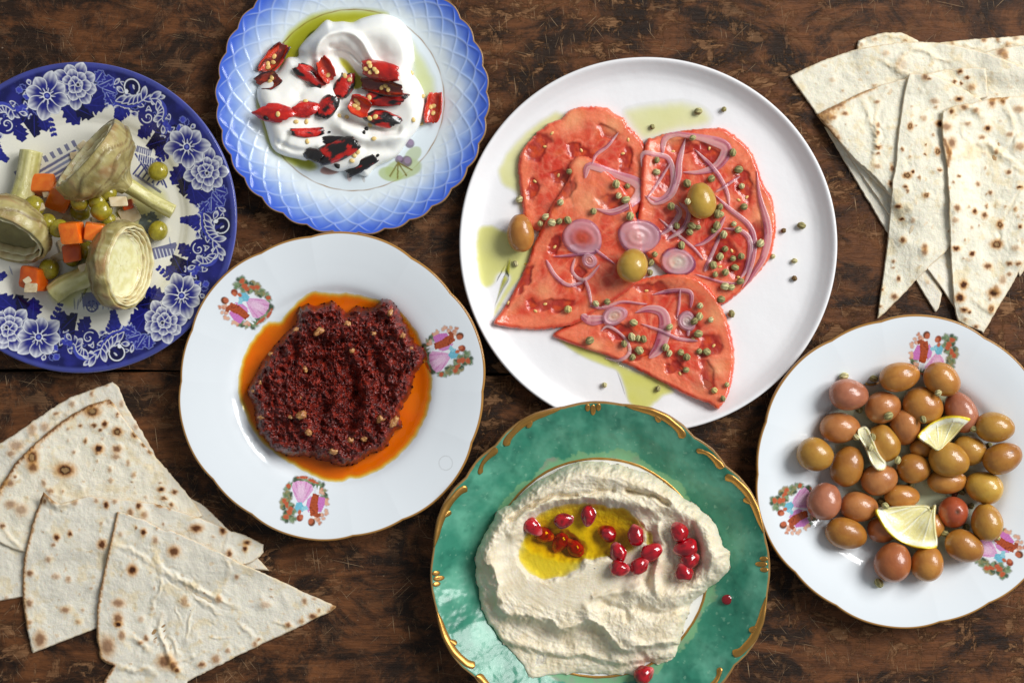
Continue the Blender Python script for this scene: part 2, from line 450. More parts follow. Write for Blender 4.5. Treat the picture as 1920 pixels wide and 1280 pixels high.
# -- medallion print (a courting couple under a tree), drawn in a unit square, y outward
def medallion_paint(u, v):
    n = u.shape; col = np.zeros(n + (3,)); al = np.zeros(n)
    u, v = u * 1.06, v * 1.06
    jit = 0.05 * fbm(u * 7, v * 7, 1.0, 3); uu, vv = u + jit, v + 0.05 * fbm(u * 7 + 9, v * 7, 4.0, 3)
    def blob(cx, cy, rx, ry, c, rot=0.0, soft=0.12, strength=1.0, rough=1.0):
        ca, sa = math.cos(rot), math.sin(rot)
        x, y = (uu if rough else u) - cx, (vv if rough else v) - cy
        d = np.hypot((x * ca + y * sa) / rx, (-x * sa + y * ca) / ry)
        k = sm(1 + soft, 1 - soft, d) * strength
        col[:] = mixc(col, lin(c), k); al[:] = np.maximum(al, k)
        return d
    def pol(pts, c, soft=0):
        k = inpoly(u, v, np.asarray(pts)).astype(float)
        col[:] = mixc(col, lin(c), k); al[:] = np.maximum(al, k)
        return k > 0
    leafy = fbm(u * 13, v * 13, 2.0, 3)
    G, G2, O, P2 = (104, 128, 92), (70, 88, 66), (190, 92, 58), (222, 172, 146)
    r = random.Random(5)
    ring = [(-0.72, -0.42), (-0.62, -0.62), (-0.42, -0.74), (-0.2, -0.82), (0.05, -0.86), (0.28, -0.84), (0.5, -0.74), (0.68, -0.55), (0.8, -0.32),
            (0.86, -0.08), (0.8, 0.12), (0.7, 0.3), (0.6, 0.48), (0.46, 0.62), (0.3, 0.72), (0.62, 0.72), (0.36, 0.42), (0.5, 0.25), (0.62, 0.02), (0.66, -0.2)]
    for i, (x, y) in enumerate(ring):
        x, y = x * .9, y * .92
        for k in range(5):
            c = [G, G2, (132, 152, 116), (150, 140, 96)][r.randrange(4)]
            blob(x + r.uniform(-.09, .09), y + r.uniform(-.09, .09), r.uniform(.07, .13), r.uniform(.06, .11), c, r.uniform(0, 3), 0.45)
    for x, y in [(-0.78, -0.1), (-0.8, 0.12), (-0.74, 0.32), (-0.66, 0.5), (-0.7, -0.28), (-0.56, 0.42), (-0.48, -0.52)]:
        for k in range(3): blob(x + r.uniform(-.08, .08), y + r.uniform(-.08, .08), r.uniform(.05, .09), r.uniform(.05, .09), P2 if k else (206, 138, 110), r.uniform(0, 3), 0.4)
    for x, y, rx, ry, ro in [(0.5, 0.62, .10, .08, 0), (0.44, 0.42, .09, .13, .3), (0.42, 0.3, .1, .08, 0), (0.72, 0.1, .08, .1, 0), (0.3, -0.84, .2, .06, .2), (-0.1, -0.8, .22, .05, -.15), (0.7, -0.45, .07, .08, 0), (0.6, 0.2, .07, .12, .4)]:
        blob(x, y, rx, ry, O, ro, 0.25)
    u, v = (u + .04) / 1.06 - .04, (v + .1) / 1.06 - .1      # the couple fill the wreath
    # skirt
    k = pol([(0.06, 0.02), (0.2, 0.03), (0.36, -0.12), (0.52, -0.36), (0.56, -0.56), (0.4, -0.66), (0.14, -0.7), (-0.08, -0.64), (-0.18, -0.5), (-0.06, -0.2)], (214, 152, 196))
    fold = np.sin(np.arctan2(v - 0.1, u - 0.1) * 26 + 3 * v)
    col[k] = (mixc(np.broadcast_to(lin((222, 170, 208)), n + (3,)), lin((196, 104, 172)), 0.6 * sm(0.2, 1.0, fold)))[k]
    blob(0.2, -0.35, 0.13, 0.26, (236, 206, 226), 0.25, 0.5, 0.7, 0)
    # coat tails and man
    pol([(-0.62, 0.16), (-0.5, 0.18), (-0.42, -0.1), (-0.4, -0.32), (-0.62, -0.34), (-0.68, -0.1)], (204, 120, 190))
    pol([(-0.24, 0.3), (-0.08, 0.12), (-0.06, -0.12), (-0.16, -0.3), (-0.22, 0.0)], (210, 138, 196))
    kk = pol([(-0.55, 0.34), (-0.3, 0.36), (-0.2, 0.1), (-0.18, -0.2), (-0.2, -0.38), (-0.42, -0.38), (-0.44, -0.1), (-0.52, 0.12)], (166, 70, 36))
    col[kk] = mixc(np.broadcast_to(lin((178, 80, 42)), n + (3,)), lin((120, 44, 24)), sm(-.1, .6, fbm(u * 9, v * 16, 3, 2)))[kk]
    pol([(-0.66, 0.3), (-0.52, 0.38), (-0.46, 0.26), (-0.6, 0.18)], (160, 76, 44))
    pol([(-0.4, -0.38), (-0.33, -0.38), (-0.29, -0.66), (-0.35, -0.66)], (232, 236, 240)); pol([(-0.3, -0.38), (-0.23, -0.38), (-0.18, -0.64), (-0.24, -0.65)], (214, 222, 230))
    blob(-0.40, 0.55, 0.12, 0.13, (112, 62, 36), 0, 0.15, 1, 0); blob(-0.36, 0.52, 0.085, 0.1, (188, 100, 66), 0, 0.15, 1, 0); blob(-0.4, 0.38, 0.06, 0.04, (244, 240, 236), 0, .2, 1, 0)
    # lady's bodice and head
    pol([(-0.16, 0.12), (-0.02, 0.28), (0.12, 0.36), (0.26, 0.24), (0.26, 0.04), (0.1, -0.02), (0.0, 0.1)], (116, 188, 210))
    pol([(-0.2, 0.16), (0.02, 0.26), (0.06, 0.14), (-0.1, 0.06)], (148, 206, 220))
    blob(0.08, 0.32, 0.06, 0.08, (196, 104, 70), 0, .2, 1, 0)
    blob(0.02, 0.5, 0.11, 0.12, (150, 66, 38), 0, .15, 1, 0); blob(-0.02, 0.46, 0.07, 0.085, (196, 106, 72), 0, .15, 1, 0)
    al = al * sm(-0.75, -0.25, leafy + 0.75 * (np.hypot(u, v) < 0.72))
    # thin dark outlining through value noise
    col = col * (0.82 + 0.3 * np.clip(fbm(u * 22, v * 22, 7.0, 2) + .5, 0, 1))[..., None]
    return col, al

def white_plate(name, cx, cy, R, off, med0, label, prof, scuffs=None):
    pl = Plate(cx, cy, R, prof, lobes(off))
    # print resolution where the medallions are
    rs = ringspace([(0.5, 150, 12), (150, 172, 14), (172, 284, 96), (284, R - 5, 3), (R - 5, R, 8)])
    nth = 1080
    Wt = lin((231, 236, 240)) * np.ones(3); gold = lin((168, 122, 62))
    def paint(RR, TH):
        C = np.broadcast_to(Wt, RR.shape + (3,)).copy()
        for k in range(3):
            a = deg(med0 + 120 * k); d = (TH - a + math.pi) % (2 * math.pi) - math.pi
            m = (np.abs(d) < 0.32) & (RR > 168) & (RR < 286)
            u = -np.sin(d[m]) * RR[m] / 56.0 * -1.0; v = (np.cos(d[m]) * RR[m] - 226.0) / 56.0
            c, al = medallion_paint(-u, v); C[m] = mixc(C[m], c, al)
        for ang, rad in (scuffs or ()):                    # a faint ring mark in the glaze
            dx, dy = RR * np.cos(TH) - rad * math.cos(deg(ang)), RR * np.sin(TH) - rad * math.sin(deg(ang)); C = mixc(C, lin((176, 178, 178)), .5 * sm(1.1, .3, np.abs(np.hypot(dx, dy) - 13)))
        C = mixc(C, gold, sm(R - 3.2, R - 2.2, RR))
        return C
    o = pl.build(name, rs, nth, m_white, paint, thick=3.6, rim_col=gold)
    tag(o, label, 'plate')
    return pl, o

PROF_W = [(0, 5.5), (60, 5.5), (130, 5.6), (158, 6.2), (176, 9.0), (196, 13.5), (230, 17.0), (265, 20.0), (286, 21.6), (290, 21.6)]
P_C, o_C = white_plate('porcelain_plate', 622, 724, 290, 38, 16.5, 'white gilt-edged porcelain plate with couple medallions holding dark red paste', PROF_W, [(-34, 258)])
reg('C', P_C.V, P_C.topF)
P_F, o_F = white_plate('porcelain_plate', 1707, 884, 294, 41, 78, 'white gilt-edged porcelain plate with couple medallions heaped with olives',
                       [(0, 5.5), (60, 5.5), (130, 5.6), (158, 6.2), (176, 9.0), (196, 13.5), (230, 17.0), (265, 20.0), (290, 21.6), (294, 21.6)])
reg('F', P_F.V, P_F.topF)

# -- plain white stoneware plate, low upturned wall, gently uneven
def out_D(th): return 1.0 + 0.004 * np.cos(2 * th + 0.4) + 0.0025 * np.sin(3 * th + 1)
P_D = Plate(1215, 458.5, 352, [(0, 4.5), (120, 4.5), (240, 4.7), (300, 5.2), (322, 7.2), (336, 11.0), (346, 14.6), (351, 15.4), (352, 15.2)], out_D)
o_D = P_D.build('stoneware_plate', ringspace([(0.5, 290, 30), (290, 352, 26)]), 260, m_stone, thick=4.6, foot=0.7,
                relief=lambda r, t: 0.0003 * fbm(r * np.cos(t) / 60, r * np.sin(t) / 60, 0, 3) * (r < 320))
tag(o_D, 'plain matte white stoneware plate with low upturned rim under tomato slices', 'plate')
reg('D', P_D.V, P_D.topF)

# -- light blue pressed plate with diamond lattice and scalloped gilt edge
NS = 32
def out_B(th):
    a = (np.degrees(th) - 177.0) / (360.0 / NS); u = a - np.round(a)
    return 1.0 - 0.022 * np.abs(2 * u) ** 1.8
def lattice(RR, TH):
    t = np.clip((RR - 172) / (254.0 - 172), 0, 1)
    k = 0.50 * (1 - t) ** 0.85
    a1 = (TH - deg(177.0) + k) / (2 * math.pi / NS); a2 = (TH - deg(177.0) - k) / (2 * math.pi / NS)
    f = lambda a: np.abs(a - np.round(a))
    wid = 2 * math.pi / NS * RR
    d1, d2 = f(a1) * wid, f(a2) * wid
    return d1, d2, t
def relief_B(RR, TH):
    d1, d2, t = lattice(RR, TH)
    e = np.exp(-(np.minimum(d1, d2) / 3.0) ** 2) * sm(0.03, 0.25, t) * sm(1.0, 0.93, t)
    fl = 0.0012 * sm(0.1, 0.9, t) * (1 - np.abs(2 * ((np.degrees(TH) - 177.0) / (360.0 / NS) - np.round((np.degrees(TH) - 177.0) / (360.0 / NS))))) * 0.5
    cell = np.clip(np.minimum(d1, d2) / 14.0, 0, 1)
    return 0.00042 * e * (0.4 + 0.6 * t) + .6 * fl - 0.0003 * cell * t
def paint_B(RR, TH):
    d1, d2, t = lattice(RR, TH)
    pale, mid, deep = lin((218, 227, 232)), lin((140, 168, 222)), lin((62, 98, 204))
    blot = 0.12 * fbm(RR * np.cos(TH) / 45, RR * np.sin(TH) / 45, 3.0, 3)
    tt = np.clip(t + blot, 0, 1)
    C = mixc(np.broadcast_to(pale, RR.shape + (3,)), mid, sm(0.15, 0.70, tt)); C = mixc(C, deep, sm(0.52, 1.0, tt))
    e = np.exp(-(np.minimum(d1, d2) / 2.6) ** 2) * sm(0.05, 0.3, t)
    C = mixc(C, lin((196, 214, 244)), 0.45 * e * sm(1.02, 0.9, t))
    # worn gold circle and printed fruit sprig in the well
    x, y = RR * np.cos(TH), RR * np.sin(TH)
    g = np.exp(-((RR - 171.5) / 1.15) ** 2) * np.clip(0.75 + 1.1 * noise(TH * 6, 0, 2.0), 0, 1)
    C = mixc(C, lin((150, 116, 72)), g)
    def leaf(cx, cy, rx, ry, rot, c, st=0.8):
        ca, sa = math.cos(rot), math.sin(rot); dx, dy = x - cx, y - cy
        d = np.hypot((dx * ca + dy * sa) / rx, (-dx * sa + dy * ca) / ry); return mixc(C, lin(c), st * sm(1.1, 0.85, d))
    C = leaf(94, -130, 36, 20, 0.2, (176, 190, 132)); C = leaf(112, -104, 20, 13, 0.8, (178, 190, 150)); C = leaf(70, -140, 24, 14, -0.2, (172, 188, 124))
    C = leaf(109, -116, 0.1, 0.1, 0, (0, 0, 0), 0)
    for cx, cy, r_ in ((100, -116, 11), (106, -82, 9), (86, -112, 8)):
        C = leaf(cx, cy, r_, r_, 0, (96, 70, 98)); C = leaf(cx + 2, cy + 2, r_ * .6, r_ * .6, 0, (160, 138, 168), .6)
    for a_ in (0.2, 0.7, -0.4, -0.9):
        dd, _ = dpoly(x, y, [(84, -118), (84 + 30 * math.cos(a_ - 1.2), -118 + 30 * math.sin(a_ - 1.2))], maxd=5); C = mixc(C, lin((120, 110, 50)), sm(1.4, .5, dd))
    C = leaf(-44, -132, 20, 9, 0.1, (150, 88, 70), .8); C = leaf(-8, -144, 5, 10, 0, (190, 150, 140), .6); C = leaf(18, -148, 3, 8, 0.3, (170, 160, 150), .5)
    C = leaf(-78, 112, 14, 24, -0.6, (86, 104, 40), .95)
    C = mixc(C, lin((152, 120, 84)), sm(255.2, 256.2, RR))
    return C
P_B = Plate(660.5, 184, 257, [(0, 5.0), (90, 5.0), (160, 5.2), (178, 6.2), (200, 9.0), (225, 12.0), (250, 15.2), (257, 16.0)], out_B)
o_B = P_B.build('pressed_plate', ringspace([(0.5, 60, 6), (60, 166, 66), (166, 177, 12), (177, 252, 60), (252, 257, 7)]), 768, m_blue, paint_B, relief_B, thick=3.4, rim_col=lin((150, 116, 80)))
tag(o_B, 'pale blue scalloped plate with pressed diamond lattice under white yogurt', 'plate')
reg('B', P_B.V, P_B.topF)

# -- green plate with gilt scroll rim
def out_E(th):
    p = (np.degrees(th) - 2.5) % 90.0; p = np.minimum(p, 90 - p)
    xs = [0, 4, 8, 10, 14, 20, 26, 32, 35.5, 37.5, 40, 45]; rs_ = [318, 317.5, 316, 315.5, 317.5, 320.5, 319.5, 315, 310, 307.5, 309, 311]
    return np.interp(p, xs, rs_) / 319.0
E_strokes = []
def quad_strokes():
    """gold ornaments of one quarter, mirrored: (list of (phi deg, inset px, half width px))"""
    def m(l): return l
    out = []
    out.append([(11, 2, 2.5), (15, 3.5, 5), (20, 5, 6.5), (25, 7, 6), (29, 9.5, 5.5), (32, 12, 6), (34, 16, 8.5), (34.6, 18, 8)])
    out.append([(22, 11, 3), (23.5, 15, 4.5), (24.5, 17, 3)])
    out.append([(37.5, 4, 3), (39, 9, 6), (41, 10, 5), (43.5, 11, 4), (46, 14, 3.5), (48, 19, 5), (48.6, 22, 4)])
    return out
def paint_E(RR, TH):
    x, y = RR * np.cos(TH), RR * np.sin(TH)
    n1 = fbm(x / 70, y / 70, 1.0, 4); n2 = fbm(x / 22, y / 22, 5.0, 4); n3 = fbm(x / 8, y / 8, 8.0, 3)
    base = mixc(np.broadcast_to(lin((56, 130, 106)), RR.shape + (3,)), lin((98, 166, 140)), sm(-.35, .45, n1 + .3 * n2))
    base = mixc(base, lin((34, 104, 84)), 0.6 * sm(0.0, 0.6, n2 - .5 * n1) * sm(225, 262, RR))
    # paler band round the well, ragged on its outer side
    edge = 226 + 20 * n1 + 16 * fbm(TH * 3.0, 0, 4.0, 3) + 6 * n3
    pale = mixc(np.broadcast_to(lin((128, 176, 128)), RR.shape + (3,)), lin((150, 150, 132)), sm(0.0, .5, fbm(x / 40, y / 40, 9.0, 3)))
    base = mixc(base, pale, 0.75 * sm(edge, edge - 5, RR))
    W0 = lin((232, 231, 226)); C = mixc(np.broadcast_to(W0, RR.shape + (3,)), base, sm(208.0, 209.0, RR))
    fine = sm(.42, .55, n3 + .4 * n2); C = mixc(C, lin((150, 196, 168)), 0.35 * fine * (RR > 212))
    C = mixc(C, lin((158, 112, 58)), sm(315.4, 316.8, RR + 1.2 * fbm(TH * 20, 0, 3.0, 2)) * 0.9)
    return C
PROF_E = [(0, 6.5), (120, 6.5), (190, 6.8), (205, 7.2), (222, 9.0), (250, 14.5), (280, 20.5), (300, 24.5), (314, 27.5), (319, 27.8)]
P_E = Plate(1125.5, 1071, 319, PROF_E, out_E)
def relief_E(RR, TH):
    p = (np.degrees(TH) - 2.5) % 90.0; p = np.minimum(p, 90 - p)
    rip = np.sin(p / 37.0 * math.pi) * (p < 37) - np.abs(np.sin((p - 37) / 8.0 * math.pi / 2)) * (p >= 37) * .5
    return 0.0022 * rip * sm(240, 312, RR) + 0.0006 * fbm(RR * np.cos(TH) / 30, RR * np.sin(TH) / 30, 2.0, 3) * sm(215, 235, RR)
o_E = P_E.build('gilt_plate', ringspace([(0.5, 160, 10), (160, 206, 18), (206, 210, 6), (210, 314, 84), (314, 319, 6)]), 900, m_green, paint_E, relief_E, thick=4.2, rim_col=lin((140, 104, 58)))
tag(o_E, 'green glazed plate with scrolled gold rim and gold ring under hummus', 'plate')
reg('E', P_E.V, P_E.topF)
def gold_part(name, outline_r_phi, dz=0.0007):
    """raised gilding laid on the green rim: closed outline in (radius, angle) on the plate"""
    O = np.asarray(outline_r_phi, float); n = len(O); c = O.mean(0)
    rings = [1.0, 0.92, 0.7, 0.35, 0.02]; hz = [-0.0003, 0.55 * dz, dz, dz * 1.15, dz * 1.2]
    V = []
    for k, h in zip(rings, hz):
        q = c + (O - c) * k
        V.append(P_E.pos(q[:, 0], q[:, 1], relief_E(q[:, 0], q[:, 1]) + h))
    return obj(name, np.array(V).reshape(-1, 3), gridF(len(rings), n, wrap=True), m_gold, o_E)
def ribbon_gold(name, stroke, base_deg, sign):
    """a tapering gold stroke; (phi, inset, half width)"""
    s = catmull(np.asarray(stroke, float), 40)
    th = np.radians(base_deg + sign * s[:, 0]); r = 319 - s[:, 1]
    x, y = r * np.cos(th), r * np.sin(th); t = np.gradient(np.stack([x, y], 1), axis=0); t /= np.linalg.norm(t, axis=1)[:, None]
    nrm = np.stack([-t[:, 1], t[:, 0]], 1)
    V = []; cross = [(-1, -0.0004), (-0.85, 0.0004), (-0.4, 0.0010), (0, 0.0012), (0.4, 0.0010), (0.85, 0.0004), (1, -0.0004)]
    u = np.linspace(0, 1, len(s)); cap = np.sqrt(np.clip(1 - (np.abs(2 * u - 1)) ** 8, 0.0, 1)) + 0.02
    wob = 1 + 0.18 * noise(u * 9, base_deg * 1.7 + stroke[0][0], 1.0)
    for cx_, hz in cross:
        q = np.stack([x, y], 1) + nrm * (1.2 * s[:, 2] * cap * wob * cx_)[:, None]
        rr = np.minimum(np.hypot(q[:, 0], q[:, 1]), 318.6); tt = np.arctan2(q[:, 1], q[:, 0])
        V.append(P_E.pos(rr, tt, relief_E(rr, tt) + hz))
    return obj(name, np.array(V).reshape(-1, 3), gridF(len(cross), len(s)), m_gold, o_E)
for q in range(4):
    b0 = 2.5 + 90 * q
    for sgn in (1, -1):
        ss = quad_strokes()
        ribbon_gold('gold_scroll', ss[0], b0, sgn); ribbon_gold('gold_leaf', ss[1], b0, sgn)
    ribbon_gold('gold_comma', ss[2], b0, 1)
    for (ph, ins, hw, le) in ((0, 15, 5.5, 11), (1.9, 10, 5.0, 7.5), (-1.9, 10, 5.0, 7.5)):
        t0 = np.linspace(0, 2 * math.pi, 24, endpoint=False); a0 = deg(b0 + ph)
        gold_part('gold_petal', np.stack([319 - ins + le * np.cos(t0), a0 + hw * np.sin(t0) / 307.0], 1))
# gold band round the well
t0 = np.linspace(0, 2 * math.pi, 240, endpoint=False); V = []
for rr, h in ((205.6, 0.0), (206.2, .0003), (209.6, .0003), (210.4, 0.0)):
    rj = rr + 0.7 * noise(t0 * 14, rr, 3.0); V.append(P_E.pos(rj, t0, relief_E(rj, t0) + h))
obj('gold_ring', np.array(V).reshape(-1, 3), gridF(4, 240, wrap=True), m_gold, o_E)
# ------------------------------------------------------------------ blue and white transfer-printed plate
def rot2(P, a): c, s = math.cos(a), math.sin(a); P = np.asarray(P, float); return np.stack([P[:, 0] * c - P[:, 1] * s, P[:, 0] * s + P[:, 1] * c], 1)
NAVY, ROYAL, MIDB, PALE, WHT = (12, 13, 60), (44, 46, 150), (84, 98, 186), (176, 190, 226), (232, 234, 236)
class Painter:
    def __init__(s, x, y, C): s.x, s.y, s.C = x, y, C
    def fill(s, poly, c, k=1.0):
        m = inpoly(s.x, s.y, poly); s.C[m] = s.C[m] * (1 - k) + lin(c) * k; return m
    def line(s, pl, c, w=1.0, taper=True, k=1.0):
        d, t = dpoly(s.x, s.y, pl, maxd=w + 1.5)
        ww = w * (0.35 + 0.65 * np.sin(math.pi * np.clip(t, 0.02, 0.98))) if taper else w
        a = k * sm(0.5, -0.5, d - ww); i = a > 0.01
        s.C[i] = s.C[i] * (1 - a[i][:, None]) + lin(c) * a[i][:, None]
    def petal(s, cx, cy, ang, L, Wd, tip=0.25, shade=True):
        """white-edged petal with blue shading towards its foot"""
        t = np.linspace(0, 1, 14); w = Wd * np.sin(math.pi * np.clip(t, 0, 1)) ** 0.75 * (0.55 + 0.55 * t)
        w = w * (1 - sm(0.9, 1.0, t) * tip)
        P = np.vstack([np.stack([t * L, w], 1), np.stack([t * L, -w], 1)[::-1]])
        P = rot2(P, ang) + (cx, cy); m = inpoly(s.x, s.y, P)
        s.line(P, NAVY, 1.0, False, .8)
        if m.any():
            dx, dy = s.x[m] - cx, s.y[m] - cy; u = (dx * math.cos(ang) + dy * math.sin(ang)) / L; v = (-dx * math.sin(ang) + dy * math.cos(ang)) / max(Wd, .1)
            str_ = 0.5 + 0.5 * np.sin(v * 11 + u * 2)
            g = np.clip(sm(0.45, 1.0, u) * 0.6 + 0.25 * sm(.5, .95, np.abs(v)) + 0.3 * str_ * sm(.35, .85, u), 0, 1)
            s.C[m] = mixc(np.broadcast_to(lin((32, 36, 124)), (m.sum(), 3)), lin(WHT), g)
        s.line(P, WHT, 0.7, False, .9)
    def leaf(s, cx, cy, ang, L, Wd, c=NAVY, vein=None, edge=None, serr=4):
        t = np.linspace(0, 1, 40); w = Wd * np.sin(math.pi * t) ** 0.8 * (1 + 0.22 * np.sin(t * serr * 2 * math.pi) * (t > .08))
        P = np.vstack([np.stack([t * L, w], 1), np.stack([t * L, -w], 1)[::-1]]); P = rot2(P, ang) + (cx, cy)
        m = inpoly(s.x, s.y, P)
        if m.any(): s.C[m] = lin(c) * (0.8 + 0.5 * np.clip(fbm(s.x[m] / 5, s.y[m] / 5, 1, 2) + .4, 0, 1))[:, None]
        if edge: s.line(P, edge, .7, False, .7)
        if vein: s.line([(cx, cy), tuple(rot2([(L * .9, 0)], ang)[0] + (cx, cy))], vein, .6)
    def scroll(s, cx, cy, r, a0, turns, c, w, inner=0.12, sgn=1):
        t = np.linspace(0, 1, 40); a = a0 + sgn * turns * 2 * math.pi * t; rr = r * (1 - (1 - inner) * t)
        P = np.stack([cx + rr * np.cos(a), cy + rr * np.sin(a)], 1); s.line(P, c, w, False); return P
def paint_A(RR, TH):
    shp = RR.shape; r = RR.ravel(); th = TH.ravel()
    X, Y = r * np.cos(th), r * np.sin(th)
    n = fbm(X / 30, Y / 30, 1.0, 3); nf = noise(X / 1.7, Y / 1.7, 2.0)
    # folded repeat: clockwise angle from the open flower
    ph = (34.0 - np.degrees(th) + 16) % 72.0 - 16.0; pr = np.radians(ph); x, y = r * np.sin(pr), r * np.cos(pr)
    C = np.broadcast_to(lin((230, 227, 214)), (len(r), 3)).copy()
    C *= (1 - 0.03 * np.clip(n, 0, 1))[:, None]
    def pol(p, rr): a = np.radians(p); return (rr * math.sin(a), rr * math.cos(a))
    # blue ground of the rim, scalloped on its inner side
    inner = np.interp(ph, [-16, -8, 0, 8, 16, 24, 30, 36, 42, 48, 54, 56], [212, 204, 208, 206, 208, 216, 222, 224, 222, 216, 212, 212])
    ground = mixc(np.broadcast_to(lin((18, 20, 80)), (len(r), 3)), lin((36, 38, 122)), sm(-.3, .4, n)); ground = mixc(ground, lin((26, 26, 104)), sm(250, 215, r) * .75)
    ground = mixc(ground, lin((112, 122, 190)), .5 * sm(.34, .55, nf) * sm(262, 274, r)); ground = mixc(ground, lin((84, 92, 172)), sm(279, 285, r) * .5)
    m = r > inner; C[m] = ground[m]
    p = Painter(x, y, C)
    A_ = lambda d: math.pi / 2 - math.radians(d)          # outward direction at clockwise angle d
    # small foliage filling the ground
    rr_ = random.Random(11)
    for k in range(120):
        d, q_ = rr_.uniform(-15.5, 55.5), rr_.uniform(214, 268); cx, cy = pol(d, q_); a = rr_.uniform(0, 6.28)
        if rr_.random() < .5: p.leaf(cx, cy, a, rr_.uniform(12, 20), rr_.uniform(4, 6.5), rr_.choice([NAVY, (24, 26, 100), (58, 64, 168)]), None, rr_.choice([None, (120, 132, 200)]), 3)
        else: p.petal(cx, cy, a, rr_.uniform(10, 17), rr_.uniform(3.5, 5.5))
    # dark vine leaves reaching into the well
    for d, rr, a, L_, w_ in ((6, 214, -150, 44, 15), (11, 210, -120, 42, 14), (16, 214, -95, 44, 15), (20, 220, -60, 38, 13), (-9, 216, 150, 44, 14), (-13, 218, 120, 38, 13), (-6, 208, 170, 30, 11), (54, 214, 150, 34, 12), (50, 216, -160, 28, 11)):
        cx, cy = pol(d, rr); p.leaf(cx, cy, A_(d) + math.radians(a), L_, w_, NAVY if (d + L_) % 2 else (26, 28, 110), ROYAL)
    # royal leaves in the ground
    for d, rr, a, L_, w_ in ((23, 250, 60, 34, 13), (25, 246, 100, 30, 12), (22, 256, 30, 26, 10), (27, 240, 140, 26, 10)):
        cx, cy = pol(d, rr); p.leaf(cx, cy, A_(d) - math.radians(a), L_, w_, (38, 40, 136), PALE, (140, 152, 210))
    # sprigs of small drops on white
    for d0, r0, a0, n_ in ((34, 222, 205, 6), (37, 224, 190, 6), (-3, 206, 195, 4), (40, 224, 170, 5)):
        cx, cy = pol(d0, r0); dr = A_(d0) + math.radians(a0 - 20); L_ = 38
        ex, ey = cx + L_ * math.cos(dr), cy + L_ * math.sin(dr); p.line([(cx, cy), (ex, ey)], (40, 44, 130), .9)
        for k in range(n_):
            f = (k + .6) / n_; bx, by = cx + f * L_ * math.cos(dr), cy + f * L_ * math.sin(dr)
            for sg in (-1, 1): p.leaf(bx, by, dr + sg * 0.75, 11 - 3 * f, 3.4, (34, 38, 132), None, None, 0)
    # big C scroll in white outline with acanthus spray
    cx, cy = pol(37, 263); p.scroll(cx, cy, 13, A_(37) - 1.9, .72, NAVY, 6.0, .75, 1); p.scroll(cx, cy, 16, A_(37) - 2.1, .75, WHT, 1.1, .8, 1)
    q = p.scroll(cx, cy, 16, A_(37) - 2.1, .75, WHT, .8, .8, 1)[-1]; t_ = np.linspace(0, 2 * math.pi, 16); p.fill(np.stack([q[0] + 4 * np.cos(t_), q[1] + 4 * np.sin(t_)], 1), WHT)
    b0 = [pol(29, 232), pol(33, 228), pol(38, 230), pol(42, 240), pol(44, 252)]; sp = catmull(b0, 30); p.line(sp, (52, 58, 160), 6, True); p.line(sp, NAVY, 1.2)
    for f, sg, L_ in ((.2, 1, 20), (.36, 1, 24), (.52, 1, 22), (.68, 1, 20), (.8, 1, 18), (.95, 1, 22), (.97, -.5, 18)):
        i = int(f * 29); tdir = sp[min(i + 1, 29)] - sp[max(i - 1, 0)]; a = math.atan2(tdir[1], tdir[0]); p.petal(sp[i][0], sp[i][1], a + sg * .75, L_ * 1.25, 6.5)
    # small tight scroll and second spray
    cx, cy = pol(49, 226); p.scroll(cx, cy, 15, A_(49) + 1.2, 1.25, (28, 30, 112), 5.2, .2, 1); p.scroll(cx, cy, 12, A_(49) + 2.4, 1.0, WHT, .9, .2, 1)
    b0 = [pol(53, 266), pol(56.5, 262), pol(58.5, 252), pol(58, 242), pol(55, 234)]
    b1 = [(-15.5, 262)]
    sp = catmull([pol(46, 258), pol(49, 262), pol(52.5, 258), pol(54.5, 248), pol(55, 238)], 30); p.line(sp, (64, 72, 170), 7, True); p.line(sp, PALE, .8)
    for f, sg, L_ in ((.02, .9, 20), (.04, -.3, 18), (.3, -1, 17), (.45, -1, 19), (.6, -1, 18), (.75, -1, 17), (.9, -.9, 16), (.98, .2, 15)):
        i = int(f * 29); tdir = sp[min(i + 1, 29)] - sp[max(i - 1, 0)]; a = math.atan2(tdir[1], tdir[0]); p.petal(sp[i][0], sp[i][1], a + sg * .8, L_ * 1.25, 6.5)
    # peony
    cx, cy = pol(13.2, 249)
    for rr_, n_, off, L_, w_ in ((13, 9, .2, 29, 13), (5, 7, .6, 23, 12), (0, 5, .1, 15, 9)):
        for k in range(n_):
            a = off + k * 2 * math.pi / n_; p.petal(cx + rr_ * math.cos(a), cy + rr_ * math.sin(a), a, L_ * (1 + .12 * math.sin(k * 2.3)), w_)
    p.leaf(cx + 2, cy - 3, .6, 8, 4, NAVY, None, WHT, 0)
    # open flower with eye and stamens
    cx, cy = pol(0, 238)
    for k in range(8):
        a = .25 + k * 2 * math.pi / 8; p.petal(cx + 5 * math.cos(a), cy + 5 * math.sin(a), a, (38 if k % 2 else 34) * (1 + .1 * math.sin(k * 1.7)), 15)
    for k in range(18):
        a = k * 2 * math.pi / 18; p.line([(cx + 6 * math.cos(a), cy + 6 * math.sin(a)), (cx + 15 * math.cos(a), cy + 15 * math.sin(a))], WHT if k % 2 else NAVY, .8 if k % 2 else 1.0, True)
    t_ = np.linspace(0, 2 * math.pi, 24); p.fill(np.stack([cx + 7.5 * np.cos(t_), cy + 7.5 * np.sin(t_)], 1), WHT); p.fill(np.stack([cx + 6 * np.cos(t_), cy + 6 * np.sin(t_)], 1), (40, 44, 140)); p.fill(np.stack([cx + 3 * np.cos(t_), cy + 3 * np.sin(t_)], 1), (100, 112, 196))
    # faint blue landscape print in the well (photograph-oriented)
    q = Painter(X, Y, C); well = r < 182; keep = C[~well].copy()
    INK, INK2 = (58, 64, 126), (110, 120, 160)
